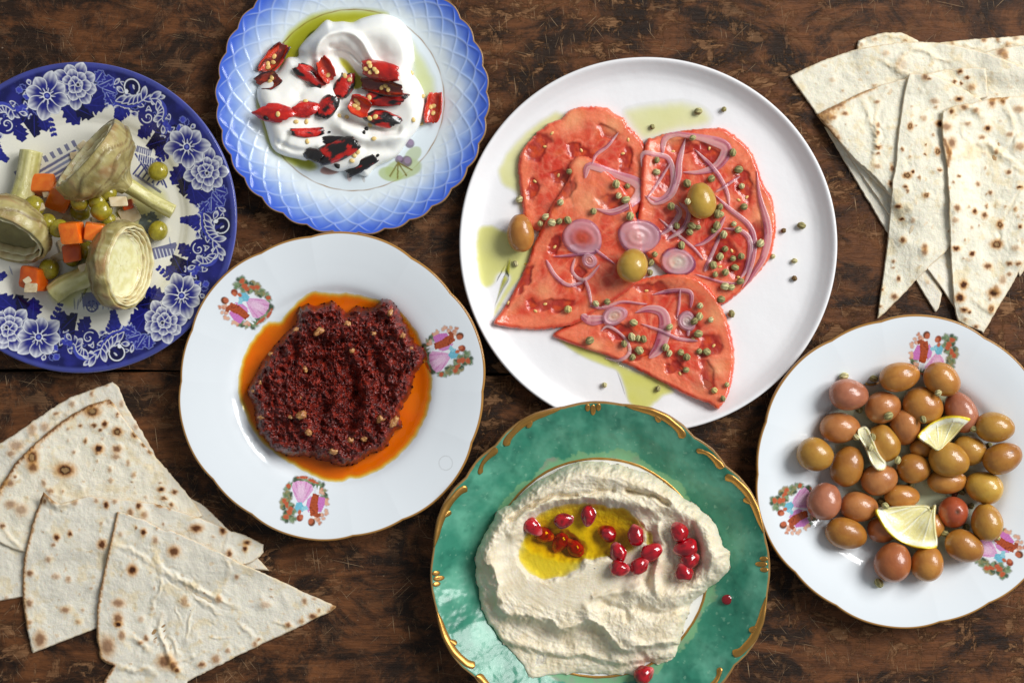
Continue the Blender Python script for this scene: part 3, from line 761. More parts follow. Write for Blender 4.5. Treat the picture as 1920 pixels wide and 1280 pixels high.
    def box(cx, cy, w, h, a, c, k=.85): q.fill(rot2([(-w/2, -h/2), (w/2, -h/2), (w/2, h/2), (-w/2, h/2)], a) + (cx, cy), c, k)
    for off in (0, 9, 18, 26):                             # bridge parapet, upper left
        q.line([(-128 + off * .4, 64 - off), (-18 + off * .4, 128 - off)], INK if off % 2 == 0 else INK2, 2.6, False, .85)
    for k in range(9): box(-128 + k * 13.5, 84 + k * 7.2, 7, 13, .5, INK, .8)
    for k in range(7): box(-138 + k * 5, 40 - k * 11, 16, 7, 1.0, INK, .75)
    for k in range(6):                                     # timber work, right of the centre
        q.line([(96 + k * 8, 122 - k * 4), (120 + k * 7, 84 - k * 5)], INK, 1.6, False); q.line([(120 + k * 7, 120 - k * 6), (92 + k * 9, 84 - k * 4)], INK, 1.6, False)
    box(112, 128, 30, 12, -.3, INK, .8); box(118, 112, 34, 10, -.3, INK, .8)
    for k in range(8): q.line([(104 + k * 4, 133 - k * 1.2), (100 + k * 4.4, 107 - k * 1.2)], WHT, .6, False)
    box(120, 66, 60, 5, -.6, INK, .8); box(132, 40, 66, 6, -.6, INK2, .8)
    for k in range(26):
        aa = random.uniform(-1.2, .6); rr_ = random.uniform(100, 172); bx, by = rr_ * math.cos(aa), rr_ * math.sin(aa)
        q.line([(bx, by), (bx + random.uniform(-5, 5), by - random.uniform(8, 20))], INK2, random.uniform(.8, 2.0), True, .8)
    for k in range(12): q.leaf(118 + random.uniform(-16, 30), 6 + random.uniform(-22, 18), random.uniform(0, 6), 20, 7, INK2, None, None, 3)
    box(150, -62, 54, 22, .25, INK, .85)
    for k in range(8): q.line([(126 + k * 7, -58), (132 + k * 7, -78)], WHT, .8, False)
    box(30, -150, 70, 26, .12, INK, .85); box(44, -132, 60, 9, .1, INK2, .8)                 # cart
    q.scroll(14, -166, 10, 0, 1, INK, 1.5, 1.0); 
    for k in range(8): a = k * math.pi / 4; q.line([(14, -166), (14 + 9 * math.cos(a), -166 + 9 * math.sin(a))], INK, .8, False)
    for k in range(14): bx = -20 + k * 8; q.line([(bx, -150 + random.uniform(-6, 4)), (bx + random.uniform(-3, 3), -172)], INK2, 1.6, True, .7)
    for k in range(16): bx, by = random.uniform(-150, -90), random.uniform(-110, 20); q.line([(bx, by), (bx + 6, by - 16)], INK2, 1.6, True, .7)
    C[~well] = keep
    C *= (1 + .06 * noise(X / 2.3, Y / 2.3, 6.0))[:, None]
    return C.reshape(shp + (3,))
P_A = Plate(151, 407.5, 290, [(0, 5.0), (100, 5.0), (170, 5.2), (188, 6.4), (204, 9.2), (235, 12.4), (270, 15.4), (286, 17.0), (290, 16.9)], lambda th: 1 + .003 * np.cos(3 * th))
o_A = P_A.build('transferware_plate', ringspace([(0.5, 90, 22), (90, 186, 80), (186, 284, 108), (284, 290, 6)]), 1300, m_trans, paint_A, thick=4.2, rim_col=lin((120, 126, 190)))
tag(o_A, 'dark blue floral transfer printed plate with white well holding artichoke hearts', 'plate')
reg('A', P_A.V, P_A.topF)
# ------------------------------------------------------------------ soft shapes on surfaces
def drape(zone, poly, step=6, dil=1, blur=2, default=0.0, floor=None):
    """resting height of a limp sheet over what lies in a zone, as a function of photograph px"""
    poly = np.asarray(poly, float); x0, y0 = poly.min(0) - 3 * step; x1, y1 = poly.max(0) + 3 * step
    xs = np.arange(x0, x1 + step, step); ys = np.arange(y0, y1 + step, step)
    Z = np.empty((len(xs), len(ys)))
    for i, a in enumerate(xs):
        for j, b in enumerate(ys):
            p = W(a, b, 0.008); Z[i, j] = top(zone, p[0], p[1], default)
    def sh(A):
        P = np.pad(A, 1, mode='edge'); return [P[i:i + A.shape[0], j:j + A.shape[1]] for i in range(3) for j in range(3)]
    for _ in range(dil): Z = np.max(sh(Z), 0)
    for _ in range(blur): Z = np.mean(sh(Z), 0)
    def f(px, py):
        u = np.clip((px - x0) / step, 0, len(xs) - 1.001); v = np.clip((py - y0) / step, 0, len(ys) - 1.001)
        i, j = u.astype(int), v.astype(int); a, b = u - i, v - j
        return Z[i, j] * (1 - a) * (1 - b) + Z[i + 1, j] * a * (1 - b) + Z[i, j + 1] * (1 - a) * b + Z[i + 1, j + 1] * a * b
    return f
def star_grid(outline, nth, nr, center=None, edge_pow=1.0, jitter=None, closed_spline=True):
    O = catmull(outline, nth, closed=True) if closed_spline else resample(np.asarray(outline, float), nth, closed=True)
    c = np.asarray(center, float) if center is not None else O.mean(0)
    if jitter:
        d = O - c; t = np.arange(nth) / nth; a = np.arctan2(d[:, 1], d[:, 0]); L_ = np.linalg.norm(d, axis=1)
        k = jitter[0] * fbm(O[:, 0] / jitter[1], O[:, 1] / jitter[1], jitter[2] if len(jitter) > 2 else 0.0, 3)
        O = c + d * (1 + k / L_)[:, None]
    s = np.linspace(0, 1, nr) ** edge_pow                       # 0 edge .. 1 centre
    P = O[None] + (c - O)[None] * (s * 0.995)[:, None, None]
    return P[..., 0], P[..., 1], O, s
def edge_dist(px, py, O, every=1):
    d, _ = dpoly(px, py, O[::every], closed=True); return d
def upward(F, O):
    """wind the faces so that they look up, whichever way round the outline runs"""
    x, y = O[:, 0], O[:, 1]; ar = np.sum(x * np.roll(y, -1) - np.roll(x, -1) * y)
    return F[:, ::-1] if ar > 0 else F
def heap(name, outline, base, hfun, material, nth=200, nr=60, colfun=None, parent=None, zone=None, center=None, edge_pow=1.0, jitter=None,
         attrs=None, under=0.0, spline=True, thick=None, sheet=False):
    """closed body over a star-shaped outline (photo px): base(px,py) metres, hfun(px,py,d,s) metres above it"""
    px, py, O, s = star_grid(outline, nth, nr, center, edge_pow, jitter, spline)
    d = edge_dist(px, py, O, max(1, nth // 160))
    b = base(px, py); h = hfun(px, py, d, np.broadcast_to(s[:, None], px.shape)); z = b + h
    k = S * (H - z) / H
    T = np.stack([(px - 960) * k, (640 - py) * k, z], -1)
    # underside
    if sheet: zb = np.zeros((0, nth)); idx = []
    elif thick is None: zb = np.stack([b[0] - under, b[-1] - under]); idx = [0, nr - 1]
    else: idx = list(range(0, nr, max(1, nr // 6))); zb = z[idx] - thick
    kb = S * (H - zb) / H
    B = None if sheet else np.stack([(px[idx] - 960) * kb, (640 - py[idx]) * kb, zb], -1)
    A = np.concatenate([B[::-1], T], 0) if idx else T
    C = None
    if colfun is not None:
        C = colfun(px, py, d, h); C = np.concatenate([np.broadcast_to(C[0][None], (len(idx), nth, 3)), C], 0) if idx else C; C = C.reshape(-1, 3)
    at = None
    if attrs:
        at = {}
        for kname, fn in attrs.items():
            v = fn(px, py, d, h); at[kname] = np.concatenate([np.zeros((len(idx), nth)), v], 0).ravel()
    F = upward(gridF(len(A), nth, wrap=True), O)
    o = obj(name, A.reshape(-1, 3), F, material, parent, col=C, attrs=at)
    if zone: reg(zone, T.reshape(-1, 3), gridF(nr, nth, wrap=True))
    return o

# ------------------------------------------------------------------ flatbread
m_bread = mat('flatbread', attr='Col', rough=0.78, spec=0.25, sss=0.12, sss_r=(1, .7, .4), sss_scale=0.002, bump=[(330, 0.0006), (1100, 0.00022)])
BR = np.random.default_rng(21)
def bread(outline, spots, label, seed, tone=0, char_edges=(), folds=(), bubbles=40, rnd=18, lift=0.0, curl=None, wave=0.35, spline=False, center=None, group='flatbread pieces'):
    """spots: (px, py, radius, darkness 0..1[, ring]); char_edges: (polyline, width, darkness); folds: (polyline, width px, height mm)"""
    zone = 'bread'
    O = np.asarray(outline, float)
    dr = drape(zone, O, step=8, dil=1, blur=2)
    per = np.linalg.norm(np.diff(np.vstack([O, O[0]]), axis=0), axis=1).sum(); nth = int(min(per / 2.6, 560)); ext = np.ptp(O, axis=0).max(); nr = int(ext / 4.2)
    r = np.random.default_rng(seed)
    lo, hi = O.min(0), O.max(0)
    bub = [(*(lo + r.random(2) * (hi - lo)), r.uniform(4, 11), r.uniform(.12, .5)) for _ in range(bubbles)]
    allspots = [tuple(s) + (0,) * (5 - len(s)) for s in spots]
    for _ in range(rnd):
        x, y = lo + r.random(2) * (hi - lo); allspots.append((x, y, r.uniform(1.2, 4.0), r.uniform(.1, .45), 0))
    state = {}
    def hf(px, py, d, s):
        h = 0.0011 * sm(0, 2.0, d) + 0.0001
        z = wave * 0.0016 * fbm(px / 85 + seed, py / 85, seed, 2) + 0.00048 * fbm(px / 20 + seed, py / 20, 3, 3) + 0.00013 * fbm(px / 6, py / 6, seed, 2)
        for x, y, rr, a in bub:
            q = ((px - x) ** 2 + (py - y) ** 2) / rr ** 2; m = q < 6; z[m] += 0.0011 * a * np.exp(-q[m])
        for x, y, rr, dk, ring in allspots:
            q = ((px - x) ** 2 + (py - y) ** 2) / (rr * 1.5) ** 2; m = q < 6; z[m] += 0.0011 * min(1, rr / 7) * np.exp(-q[m])
        for pl, w, hh in folds:
            wx, wy = px + 7 * noise(px / 16, py / 16, 2.5), py + 7 * noise(px / 16, py / 16, 8.5)
            dd, t = dpoly(wx, wy, catmull(pl, 24), maxd=w * 4.2); m = dd < w * 4
            ww = w * (.75 + .7 * np.clip(noise(px[m] / 11, py[m] / 11, 4.) + .35, 0, 1.2)); e = np.sin(math.pi * np.clip(t[m], .03, .97)) ** .7
            z[m] += .8 * hh / 1000 * e * (np.exp(-(dd[m] / ww) ** 2) * (.6 + .8 * np.clip(noise(px[m] / 8, py[m] / 8, 6.) + .4, 0, 1)) - .25 * np.exp(-((dd[m] - 2.2 * ww) / ww) ** 2))
        if curl is not None: z += curl(px, py)
        return h + np.maximum(z + 0.0009 + lift / 1000, 0.0002)
    tones = [lin((240, 231, 210)), lin((232, 225, 208)), lin((238, 231, 210))]
    def cf(px, py, d, h):
        n1, n2 = fbm(px / 45 + seed, py / 45, seed, 3), fbm(px / 13, py / 13, seed + 2., 3)
        C = np.broadcast_to(tones[tone], px.shape + (3,)) * (1 + .05 * n1 + .05 * n2)[..., None]
        C = mixc(C, lin((226, 202, 152)), .5 * sm(.05, .5, n1 + .6 * n2))
        C = mixc(C, lin((206, 160, 96)), .42 * sm(.34, .62, n2 - .3 * n1))
        jx, jy = 3.2 * noise(px / 5, py / 5, 1.0), 3.2 * noise(px / 5, py / 5, 7.0)
        TAN, BRN, BLK = lin((214, 160, 92)), lin((120, 62, 24)), lin((38, 22, 14))
        for pl, w, hh in folds:
            dd, t = dpoly(px + 7 * noise(px / 16, py / 16, 2.5), py + 7 * noise(px / 16, py / 16, 8.5), catmull(pl, 24), maxd=w * 3); C = mixc(C, lin((222, 188, 124)), .4 * sm(w * 1.1, w * .2, dd + jx * .8) * np.clip(.5 + noise(px / 9, py / 9, 3.), 0, 1))
        for x, y, rr, dk, ring in allspots:
            rr = rr * .78; ax = 1 + .2 * math.sin(x * 3.7); q = np.hypot((px + jx - x) * ax, (py + jy - y) / ax) / rr
            m = q < 3.2
            if not m.any(): continue
            c = C[m]; qm = q[m]
            c = mixc(c, TAN, np.clip(.75 * dk + .2, 0, .85) * sm(2.0, .75, qm)); c = mixc(c, BRN, np.clip(dk * 1.25, 0, 1) * sm(1.25, .5, qm)); c = mixc(c, BLK, np.clip((dk - .45) * 1.8, 0, 1) * sm(.85, .45, qm))
            if ring: c = mixc(c, lin((168, 132, 88)), .85 * sm(.55, .35, qm))
            C[m] = c
        for pl, w, dk in char_edges:
            dd, t = dpoly(px, py, pl, maxd=w * 4); dd = dd + 2.5 * jx * w / 8
            C = mixc(C, TAN, .7 * sm(w * 1.9, w * .5, dd)); C = mixc(C, BRN, dk * sm(w, w * .25, dd)); C = mixc(C, BLK, np.clip(dk - .4, 0, 1) * sm(w * .5, w * .1, dd))
        e = sm(3.0, .6, d + 1.2 * noise(px / 4, py / 4, 5.0)); C = mixc(C, lin((206, 170, 118)), .45 * e)
        return np.clip(C, 0, 1)
    o = heap('flatbread', O, lambda px, py: dr(px, py), hf, m_bread, nth, nr, cf, zone=zone, thick=0.0012, spline=spline, edge_pow=1.0, center=center, jitter=(2.2, 9, seed * 1.7))
    tag(o, label, 'flatbread', group)
    return o
reg('bread', [(-1, -1, 0), (1, -1, 0), (1, 1, 0), (-1, 1, 0)], [[0, 1, 2, 3]])
def sc(pts, k, ox, oy): return [(x / k + ox, y / k + oy) for x, y in pts]
GL, GR = 'flatbread pieces stacked beside the red paste plate', 'flatbread pieces stacked beside the tomato plate'
# lower left stack
bread([(-40, 1010), (45, 1000), (360, 935), (384, 948), (426, 990), (470, 1030), (505, 1069), (440, 1066), (300, 1080), (43, 1118), (0, 1126), (-40, 1135)], [(12, 1120, 4, .3)],
      'plain bottom flatbread piece mostly hidden beneath the stack beside the red paste', 1, 1, group=GL)
bread([(211, 716), (180, 727), (131, 745), (95, 767), (59, 791), (28, 814), (0, 831), (-40, 860), (-40, 980), (120, 960), (300, 880), (290, 850), (272, 818), (252, 786), (236, 759), (222, 724)],
      [(135, 757, 6, .35), (105, 775, 5, .5), (172, 738, 5, .5), (60, 805, 11, .3), (30, 835, 12, .35), (20, 850, 7, .4), (200, 722, 4, .4), (228, 757, 6, .35), (84, 800, 9, .3), (255, 800, 5, .3)],
      'greyish flatbread piece with square corner, back of the stack, scorched piece on top', 2, 1, folds=[([(30, 850), (60, 815), (75, 835)], 6, 1.2), ([(90, 800), (110, 780), (140, 770)], 6, 1.4)], group=GL)
arcL2 = [(206, 748), (190, 752), (172, 757), (140, 773), (115, 790), (91, 809), (66, 829), (45, 850), (28, 868), (14, 890), (0, 913)]
bread(arcL2 + [(-18, 940), (-22, 985), (0, 1017), (22, 1028), (45, 1035), (150, 1040), (330, 990), (381, 967), (366, 944), (345, 918), (320, 888), (295, 859), (272, 834), (254, 813), (240, 794), (227, 777), (216, 760)],
      [(173, 771, 14, .95, 1), (60, 857, 15, .95, 1), (62, 876, 11, .6), (122, 881, 17, .98, 1), (185, 841, 10, .95), (220, 809, 10, .95, 1), (196, 795, 7, .8), (254, 814, 8, .8, 1), (271, 833, 6, .9, 1), (282, 845, 6, .9, 1),
       (219, 842, 9, .6), (217, 856, 7, .4), (160, 826, 5, .8, 1), (151, 798, 4, .7), (176, 797, 6, .7), (188, 806, 4, .7), (220, 776, 4, .7), (302, 917, 7, .95), (307, 934, 6, .95, 1), (327, 922, 6, .7), (321, 946, 5, .9, 1),
       (300, 905, 3, .6), (18, 905, 9, .5), (20, 945, 10, .4), (40, 955, 12, .35), (28, 893, 4, .6), (82, 905, 6, .4), (206, 880, 5, .35), (240, 868, 5, .4), (250, 890, 5, .35), (95, 920, 6, .45), (208, 900, 5, .3), (5, 985, 6, .6)],
      'blistered flatbread quarter with black burnt rim and holed scorch spots', 3, 0, char_edges=[(arcL2[1:], 6, .95), ([(204, 749), (210, 752)], 8, 1.0), ([(0, 905), (-10, 930)], 9, .8)],
      folds=[([(0, 985), (20, 1010), (45, 1030)], 4, 1.0)], bubbles=90, rnd=46, lift=.6, wave=.8, group=GL)
arcL3 = [(82, 922), (75, 940), (68, 958), (60, 983), (54, 1008), (48, 1030), (45, 1045), (42, 1085), (43, 1131), (50, 1176)]
bread(arcL3 + [(61, 1224), (120, 1201), (179, 1178), (250, 1140), (330, 1100), (460, 1058), (471, 1054), (486, 1044), (494, 1035), (494, 1020), (478, 1012), (460, 1003), (440, 996), (433, 996), (428, 992), (385, 974), (350, 962), (326, 954), (290, 943), (258, 938), (227, 936), (200, 934), (168, 929), (145, 935), (113, 944), (98, 938), (90, 930)],
      [(191, 1020, 10, .75), (106, 1007, 7, .8), (131, 1000, 6, .75), (199, 946, 7, .85), (260, 948, 7, .75), (300, 945, 8, .9), (318, 950, 5, .8), (245, 960, 7, .5), (270, 965, 8, .4), (368, 990, 11, .75), (418, 994, 8, .85), (463, 1017, 7, .85), (459, 1028, 6, .85), (430, 1037, 7, .7),
       (100, 1021, 4, .5), (90, 1048, 6, .4), (128, 1085, 6, .4), (75, 1198, 15, .55), (122, 1143, 8, .5), (146, 1165, 5, .4), (55, 1130, 8, .5), (54, 1166, 6, .45), (56, 1074, 7, .6), (105, 1080, 7, .3), (215, 940, 5, .4), (180, 938, 5, .4), (84, 940, 5, .6), (140, 942, 6, .35)],
      'middle flatbread piece with curled burnt corner and cracked tip', 4, 1, char_edges=[(arcL3, 4, .85), ([(82, 922), (92, 931), (100, 938)], 5, .8)],
      folds=[([(84, 925), (110, 948), (145, 938)], 6, 2.2), ([(428, 992), (424, 1008), (415, 1030)], 2, -.8)], bubbles=70, rnd=40, lift=.8, curl=lambda px, py: .006 * np.exp(-(((px - 88) / 22) ** 2 + ((py - 926) / 16) ** 2)), wave=.7, group=GL)
arcL4 = [(219, 959), (211, 995), (205, 1022), (199, 1049), (193, 1078), (188, 1103), (183, 1130), (181, 1153), (181, 1194), (188, 1235)]
k_, ox_, oy_ = 3.765, 180, 940
bread(arcL4 + [(200, 1243), (213, 1247), (203, 1262), (195, 1276), (190, 1300), (345, 1300), (352, 1276), (380, 1262), (408, 1248), (444, 1230), (480, 1212), (512, 1197), (544, 1183), (570, 1170), (589, 1160), (608, 1152), (621, 1146), (629, 1140), (631, 1136), (620, 1131), (600, 1122), (567, 1108), (534, 1092), (499, 1076), (470, 1063), (444, 1051), (415, 1036), (385, 1022), (350, 1006), (317, 992), (308, 995), (290, 984), (272, 974), (255, 970), (240, 963)],
      sc([(335, 215, 0, 0)[:2]], k_, ox_, oy_)[:0] + [(269, 997, 7, .85), (255, 989, 3, .7), (326, 1033, 12, .7), (248, 1068, 11, .9), (291, 1012, 7, .4), (222, 1130, 11, .5), (221, 1160, 12, .6), (222, 1170, 7, .95), (228, 1190, 9, .45), (201, 1211, 18, .5), (274, 1196, 6, .55), (405, 1235, 9, .45), (378, 1245, 7, .6), (587, 1155, 8, .65), (571, 1127, 6, .5), (589, 1122, 4, .3), (598, 1144, 4, .5), (540, 1171, 6, .6), (626, 1138, 5, .6), (565, 1164, 6, .35), (444, 1081, 5, .5), (497, 1133, 8, .22), (345, 1127, 9, .35), (410, 1123, 7, .4), (478, 1207, 6, .5), (485, 1198, 4, .5), (264, 1160, 6, .25), (310, 1239, 16, .6), (325, 1248, 10, .6), (332, 1256, 6, .7), (427, 1219, 5, .4), (226, 1001, 5, .3), (294, 990, 3, .5), (263, 1204, 5, .5)],
      'large wrinkled flatbread triangle with pointed tip, top of the stack', 5, 1, char_edges=[(arcL4, 4, .75), ([(188, 1235), (213, 1247), (195, 1276)], 4, .8), ([(626, 1133), (631, 1136), (618, 1146)], 4, .7)],
      folds=[(sc([(390, 340), (440, 450), (520, 520), (640, 570), (760, 640), (860, 690), (1000, 740)], k_, ox_, oy_), 5, 2.2), (sc([(660, 640), (760, 710), (880, 810)], k_, ox_, oy_), 3.5, 1.4), (sc([(100, 290), (240, 340), (340, 400), (430, 470)], k_, ox_, oy_), 4, 1.3),
             (sc([(910, 390), (940, 470), (910, 580)], k_, ox_, oy_), 3, 1.2), (sc([(460, 780), (440, 900), (490, 1020), (530, 1120), (590, 1200)], k_, ox_, oy_), 5, 2.4), (sc([(450, 500), (450, 620), (410, 700), (390, 790)], k_, ox_, oy_), 3, 1.2), (sc([(690, 740), (660, 850), (640, 980)], k_, ox_, oy_), 2.5, .9),
             (sc([(200, 930), (300, 990), (400, 1060)], k_, ox_, oy_), 5, 1.6), (sc([(560, 1140), (680, 1090), (800, 1050)], k_, ox_, oy_), 3.5, 1.2), (sc([(1000, 850), (1060, 900), (1120, 970)], k_, ox_, oy_), 4, 1.2), (sc([(520, 930), (560, 1030), (590, 1080)], k_, ox_, oy_), 4, 1.2), (sc([(800, 950), (880, 965), (950, 955)], k_, ox_, oy_), 2.5, .8),
             (sc([(130, 1150), (250, 1190), (350, 1180), (420, 1230)], k_, ox_, oy_), 5, 2.0), (sc([(560, 750), (600, 850)], k_, ox_, oy_), 2.2, .7), (sc([(820, 830), (850, 880)], k_, ox_, oy_), 2.2, .7), (sc([(1240, 850), (1340, 870), (1410, 890)], k_, ox_, oy_), 3, .9)],
      bubbles=110, rnd=40, lift=1.0, wave=.9, group=GL)
# upper right stack
bread([(1545, 238), (1600, 332), (1664, 437), (1718, 528), (1736, 558), (1753, 586), (1760, 578), (1767, 549), (1754, 528), (1741, 505), (1800, 400), (1700, 250)], [(1740, 530, 4, .2)], 'lowest narrow flatbread tail with a torn tip showing on the wood', 11, 1, rnd=6, group=GR)
bread([(1556, 240), (1610, 322), (1666, 403), (1739, 506), (1765, 540), (1790, 578), (1830, 560), (1830, 400), (1700, 230)], [(1760, 540, 3, .2)], 'plain flatbread piece whose straight edge shows between the two pointed strips', 12, 1, rnd=4, group=GR)
bread([(1880, 470), (1960, 400), (1960, 480), (1925, 500), (1912, 519), (1908, 512)], [], 'sliver of flatbread jutting out beneath the blistered front piece', 13, 1, rnd=1, bubbles=6, group=GR)
bread([(1606, 92), (1608, 77), (1622, 71), (1638, 66), (1655, 62), (1671, 61), (1684, 61), (1694, 63), (1709, 70), (1722, 77), (1750, 130), (1620, 140)], [(1640, 74, 5, .3), (1615, 84, 4, .3)], 'small rounded end of flatbread peeking out behind the plain quarter', 14, 2, folds=[([(1612, 88), (1645, 68), (1690, 70), (1715, 82)], 4, 1.0)], rnd=6, group=GR)
bread([(1757, 82), (1765, 80), (1800, 76), (1835, 73), (1880, 70), (1920, 67), (1970, 66), (1970, 145), (1800, 145)], [(1845, 74, 6, .55), (1870, 73, 4, .5), (1785, 80, 5, .35), (1905, 72, 5, .35), (1890, 84, 7, .2)], 'back flatbread piece with lightly toasted straight edge', 15, 2, folds=[([(1790, 84), (1830, 92), (1860, 84)], 4, .9), ([(1860, 96), (1900, 82), (1930, 90)], 4, .8)], rnd=10, group=GR)
bread([(1844, 99), (1849, 97), (1882, 89), (1920, 84), (1970, 82), (1970, 155), (1870, 150)], [(1878, 97, 10, .5), (1885, 104, 7, .45)], 'flatbread corner with one brown blotch behind the plain quarter', 16, 2, rnd=4, bubbles=10, group=GR)
bread([(1480, 143), (1508, 129), (1540, 115), (1570, 104), (1601, 94), (1630, 88), (1657, 84), (1685, 80), (1713, 79), (1740, 79), (1765, 81), (1790, 85), (1816, 91), (1843, 98), (1868, 106), (1896, 116), (1920, 127), (1970, 152), (1970, 320), (1700, 400), (1600, 300), (1530, 213), (1505, 178)],
      [(1690, 120, 12, .12), (1660, 100, 6, .18), (1560, 150, 5, .15), (1640, 160, 4, .3), (1580, 170, 3, .3)], 'large plain pale flatbread quarter with wide curved edge and no scorch marks', 17, 2,
      folds=[(sc([(860, 350), (900, 230), (1000, 170), (1120, 220), (1130, 300)], 4.266, 1480, 50), 5, 1.3), (sc([(1100, 170), (1200, 260), (1400, 280)], 4.266, 1480, 50), 5, 1.0), (sc([(700, 250), (800, 300), (920, 370), (1040, 370)], 4.266, 1480, 50), 5, 1.0)], bubbles=70, rnd=10, lift=.4, group=GR)
bread([(1530, 216), (1550, 205), (1572, 195), (1594, 184), (1615, 173), (1638, 165), (1661, 157), (1699, 147), (1760, 150), (1800, 300), (1720, 420), (1669, 367), (1658, 353), (1647, 340), (1626, 320), (1605, 302), (1586, 282), (1568, 260), (1548, 238)],
      [(1584, 213, 6, .55), (1645, 191, 5, .5), (1646, 235, 5, .5), (1646, 250, 5, .55), (1647, 276, 6, .65), (1647, 288, 4, .6), (1673, 316, 6, .6), (1553, 220, 10, .5), (1562, 220, 6, .5), (1645, 312, 6, .35), (1670, 345, 6, .8)],
      'flatbread piece with toasted brown corner lying on the plain quarter', 18, 2, char_edges=[([(1530, 216), (1550, 205), (1575, 194)], 9, .7), ([(1530, 216), (1548, 238), (1568, 262)], 8, .7), ([(1585, 188), (1640, 164)], 3, .6)],
      folds=[(sc([(560, 560), (610, 660), (660, 780), (680, 900), (670, 1100)], 4.266, 1480, 50), 6, 1.6), (sc([(690, 620), (690, 760), (700, 900), (680, 1080)], 4.266, 1480, 50), 4, 1.2)], bubbles=50, rnd=12, lift=.8, group=GR)
bread([(1738, 138), (1770, 131), (1802, 128), (1825, 127), (1848, 128), (1851, 152), (1852, 182), (1800, 200), (1760, 170)], [(1800, 134, 6, .75), (1813, 146, 5, .75), (1790, 154, 5, .7), (1802, 156, 4, .7), (1822, 164, 7, .45)], 'squared flatbread end with cluster of brown dots behind the long strip', 19, 2, rnd=4, bubbles=14, lift=.3, group=GR)
bread([(1704, 138), (1728, 138), (1751, 139), (1790, 158), (1830, 181), (1850, 195), (1812, 300), (1800, 430), (1779, 467), (1765, 480), (1751, 492), (1733, 510), (1715, 528), (1700, 545), (1685, 560), (1668, 577), (1652, 593), (1645, 597), (1648, 570), (1652, 541), (1656, 515), (1659, 490), (1662, 470), (1664, 452), (1666, 424), (1669, 396), (1671, 368), (1673, 340), (1677, 320), (1680, 302), (1682, 272), (1685, 242), (1690, 210), (1694, 181), (1699, 158)],
      [(1798, 186, 7, .95), (1762, 232, 8, .95), (1707, 237, 7, .85, 1), (1758, 284, 7, .9, 1), (1692, 280, 4, .7, 1), (1701, 329, 8, .95, 1), (1712, 322, 4, .85), (1737, 366, 6, .8, 1), (1684, 387, 6, .75), (1691, 411, 5, .75), (1735, 290, 3, .7), (1736, 272, 2.5, .7), (1733, 222, 6, .3), (1752, 190, 7, .35), (1734, 144, 7, .55), (1742, 148, 4, .6), (1762, 319, 5, .6), (1724, 333, 4, .5), (1693, 450, 7, .65), (1734, 464, 7, .6), (1734, 472, 7, .5), (1698, 350, 5, .7), (1702, 358, 4, .5), (1676, 490, 4, .5), (1674, 502, 3, .6), (1685, 522, 5, .75), (1677, 556, 7, .65), (1654, 543, 3, .7), (1650, 574, 4, .6), (1712, 413, 5, .3)],
      'long narrow flatbread strip tapering to a forked point, dotted with dark spots', 20, 2, bubbles=80, rnd=30, lift=.8, wave=.8, group=GR, spline=False, center=(1725, 340))
bread([(1767, 208), (1788, 199), (1812, 195), (1835, 191), (1858, 184), (1890, 182), (1920, 180), (1970, 178), (1970, 400), (1945, 445), (1920, 490), (1910, 510), (1901, 528), (1887, 551), (1872, 575), (1858, 600), (1844, 624), (1830, 619), (1812, 611), (1795, 602), (1791, 586), (1788, 570), (1786, 535), (1783, 500), (1782, 470), (1781, 443), (1780, 405), (1779, 368), (1777, 340), (1775, 307), (1770, 285), (1767, 265), (1766, 245), (1766, 227)],
      [(1852, 241, 7, .9), (1842, 258, 6, .5), (1774, 238, 10, .5), (1785, 268, 10, .55), (1780, 285, 7, .6), (1784, 209, 6, .7), (1808, 201, 7, .55), (1830, 207, 6, .5), (1860, 192, 9, .6), (1880, 190, 6, .8), (1910, 205, 9, .4), (1912, 275, 9, .45), (1893, 252, 6, .4), (1815, 232, 6, .4), (1868, 285, 5, .5), (1891, 323, 6, .6), (1798, 330, 4, .6), (1834, 345, 5, .5), (1912, 351, 5, .9), (1795, 390, 7, .55), (1828, 396, 6, .75), (1846, 404, 7, .65), (1875, 421, 8, .85, 1), (1869, 458, 11, .95, 1), (1793, 466, 7, .85), (1823, 476, 6, .8), (1852, 499, 8, .65), (1893, 494, 6, .65), (1910, 494, 6, .7), (1807, 534, 9, .85), (1800, 558, 10, .9), (1864, 549, 11, .9), (1808, 581, 7, .85), (1818, 585, 4, .85), (1858, 579, 7, .9, 1), (1791, 413, 6, .35), (1857, 361, 5, .55), (1850, 385, 4, .5), (1905, 465, 7, .3), (1880, 525, 8, .35), (1893, 514, 5, .5), (1788, 342, 3, .5), (1830, 612, 5, .7), (1810, 598, 4, .4), (1868, 540, 7, .4), (1904, 392, 4, .5), (1913, 424, 5, .7)],
      'broad front flatbread piece covered in brown blisters and wrinkled top corner', 22, 2, char_edges=[([(1770, 262), (1780, 290), (1776, 310)], 4, .6), ([(1858, 184), (1885, 182)], 5, .6)],
      folds=[(sc([(1240, 1060), (1400, 1030), (1480, 960), (1560, 940), (1680, 1010), (1780, 1100), (1877, 1180)], 4.266, 1480, 50), 6, 1.8), (sc([(1240, 760), (1300, 700), (1400, 640), (1500, 670), (1560, 760)], 4.266, 1480, 50), 6, 1.6), (sc([(1680, 600), (1760, 700), (1800, 830), (1740, 900)], 4.266, 1480, 50), 5, 1.4), (sc([(1380, 780), (1390, 880), (1460, 930)], 4.266, 1480, 50), 4, 1.0), (sc([(1800, 1000), (1820, 900), (1877, 850)], 4.266, 1480, 50), 4, 1.2), ([(1868, 425), (1874, 445), (1866, 462)], 4, -1.0), ([(1820, 560), (1860, 585), (1880, 600)], 4, .8), ([(1880, 410), (1900, 380), (1915, 355)], 3, -.7)],
      bubbles=110, rnd=46, lift=1.2, wave=1.0, group=GR, center=(1850, 390))
